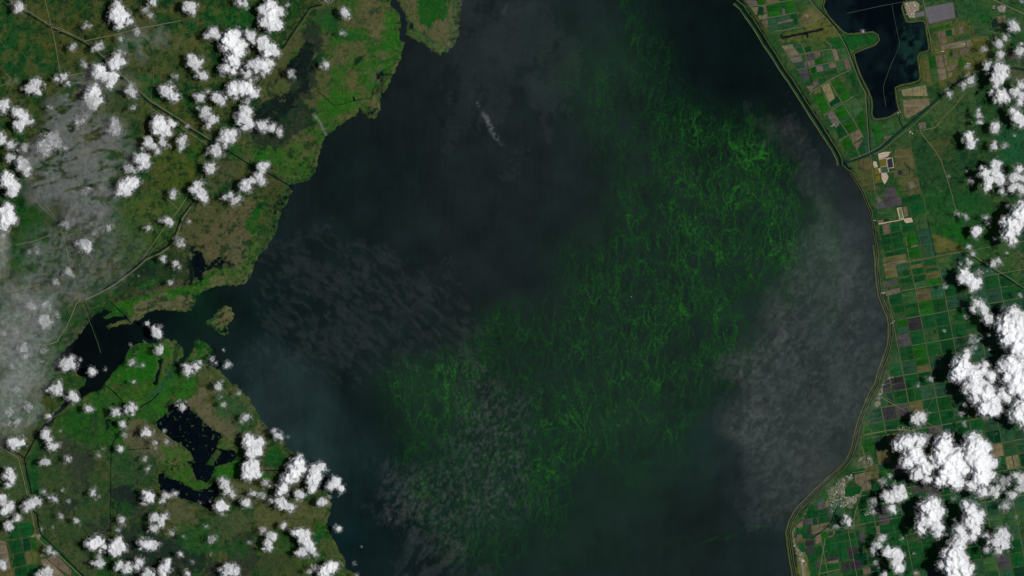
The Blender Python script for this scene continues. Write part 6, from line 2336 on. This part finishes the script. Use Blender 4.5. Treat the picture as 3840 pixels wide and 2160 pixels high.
veil("thin_cloud", "00: 470,620 640,570 740,640 790,860 920,900 960,1040 930,1150 880,1260 860,1400 900,1500 | 01: 880,60 800,250 560,200 420,120 220,60 200,0 | 00: 240,1449 240,1180 290,1000 350,850 420,720",
     12, .8, .50, "broad grey sheet of broken thin cloud over the upper left pasture", f=(.14, .34), rot=radians(12), thr=-.22, soft=.26, edge=7, base=.05, fine=.35, mat=M_SHEET)
veil("thin_cloud", "01: 480,0 900,60 980,350 960,520 860,640 700,740 620,850 540,900 430,1120 340,1300 270,1449 -40,1449 -40,600 60,640 200,420 330,330 480,200 330,80",
     14, .8, .32, "mottled grey thin cloud over the village and bay landing, left", f=(.3, .5), rot=radians(48), thr=-.08, soft=.32, edge=10, base=.2, seedo=7, fine=.5, mat=M_SHEET)
veil("thin_cloud", "01: -60,1150 300,1200 330,1449 | 02: 270,0 285,180 200,330 60,470 -60,480", 15, .8, .17, "smooth pale grey cloud bank at the left edge below the bay", f=(.05, .16), rot=radians(60), thr=-.1, soft=.5, edge=7, base=.4, seedo=3)
veil("thin_cloud", "01: -60,750 150,700 420,760 420,1000 350,1200 -60,1250", 15, .8, .13, "soft grey haze cloud at the left edge beside the bay", f=(.06, .1), thr=-.2, soft=.5, edge=8, base=.3, seedo=9)
veil("thin_cloud", "01: -60,250 60,280 60,600 -60,700", 15, .8, .2, "narrow strip of grey cloud along the left edge, middle", f=(.06, .1), thr=-.2, soft=.5, edge=3, base=.4, seedo=4)
veil("thin_cloud", "00: 950,500 1200,380 1320,300 1200,200 950,260 880,420 640,640 820,700 1050,680", 13, .6, .09, "faint wisps of thin cloud right of the twin clouds, upper left", f=(.2, .2), thr=0, soft=.35, edge=7, seedo=5)
veil("thin_cloud", "Q: 1960,300 2030,420 2090,520 2130,600 2190,640 2215,760 2235,830 2240,940 2200,1060 2150,1140 2060,1240 1990,1330 1900,1330 1860,1180 1820,1000 1850,900 1920,780 1990,660 2080,560 1990,400 1900,300",
     16, .8, .036, "thin grey lumpy cloud veil over the right side of the lake", f=(.30, .52), rot=radians(55), thr=0.0, soft=.28, edge=12, base=.42, seedo=2)
veil("thin_cloud", "Q: 1830,900 1900,860 1960,800 2000,850 1960,1000 1960,1100 1900,1130 1850,1050", 16.5, .8, .03, "denser curdled strip of thin cloud at the bloom's right edge", f=(.3, .4), rot=radians(60), thr=0.05, soft=.4, edge=10, seedo=8)
veil("thin_cloud", "Q: 700,600 900,560 1080,680 1220,800 1180,900 1000,960 880,1000 740,960 640,860 640,720", 18, .8, .015, "streaky thin cloud slanting over the lake beside the west shore", f=(.22, .46), rot=radians(-40), thr=.05, soft=.55, edge=20, seedo=6)
veil("thin_cloud", "Q: 1150,900 1260,930 1330,1050 1350,1180 1320,1300 1180,1380 1020,1340 950,1280 960,1180 1080,1180 1150,1080 1160,980", 18, .8, .038, "small torn wisps of thin cloud over the lower bloom", f=(.85, .5), rot=radians(-25), thr=.2, soft=.4, edge=12, seedo=11)
veil("thin_cloud", "Q: 960,1180 1050,1160 1100,1300 1250,1449 1000,1449 1000,1320", 18.5, .8, .022, "pale streaks of thin cloud near the bottom edge of the lake", f=(.25, .1), rot=radians(-40), thr=.1, soft=.3, edge=9, seedo=12)
veil("thin_cloud", "Q: 1100,-40 1420,-40 1480,160 1350,420 1200,480 1120,300 1080,120", 20, .8, .009, "barely visible milky haze over the top of the lake", f=(.06, .03), thr=-.1, soft=.5, edge=20, base=.3, seedo=13)
veil("thin_cloud", "Q: 2080,480 2140,560 2160,700 2120,760 2070,640", 17, .6, .02, "soft pale haze patch over the bloom's tip near the right shore", f=(.1, .1), thr=-.1, soft=.5, edge=10, base=.3, seedo=14)
veil("wispy_cloud", "10: 1672,765 1690,775 1715,840 1750,880 1790,960 1830,1030 1868,1105 1862,1108 1810,1050 1760,990 1720,920 1700,880 1705,850",
     47, .8, .34, "narrow white torn wisp of cloud alone over the open upper lake", f=(1.0, .6), rot=radians(-60), thr=-.05, soft=.45, edge=1.3, step=.3, mat=M_SHEET, kind="thing", cat="cloud", seedo=15)
veil("wispy_cloud", "10: 1900,0 1905,20 1885,90 1862,125 1858,115 1880,60", 40, .5, .05, "very faint thin wisp of cloud at the top edge of the lake", f=(.5, .5), thr=-.2, soft=.4, edge=1.2, step=.4, kind="thing", cat="cloud", seedo=16)

# smoke from the marsh fire by the shore
veil("smoke", "10: 425,862 440,865 500,930 525,985 545,1015 530,1018 505,965 470,905 430,885", 3.0, .8, .22, "thin pale smoke plume curving across the marsh from the shore", f=(.5, .5), thr=-.4, soft=.5, edge=1.1, step=.3, base=.5, cat="smoke", seedo=17)
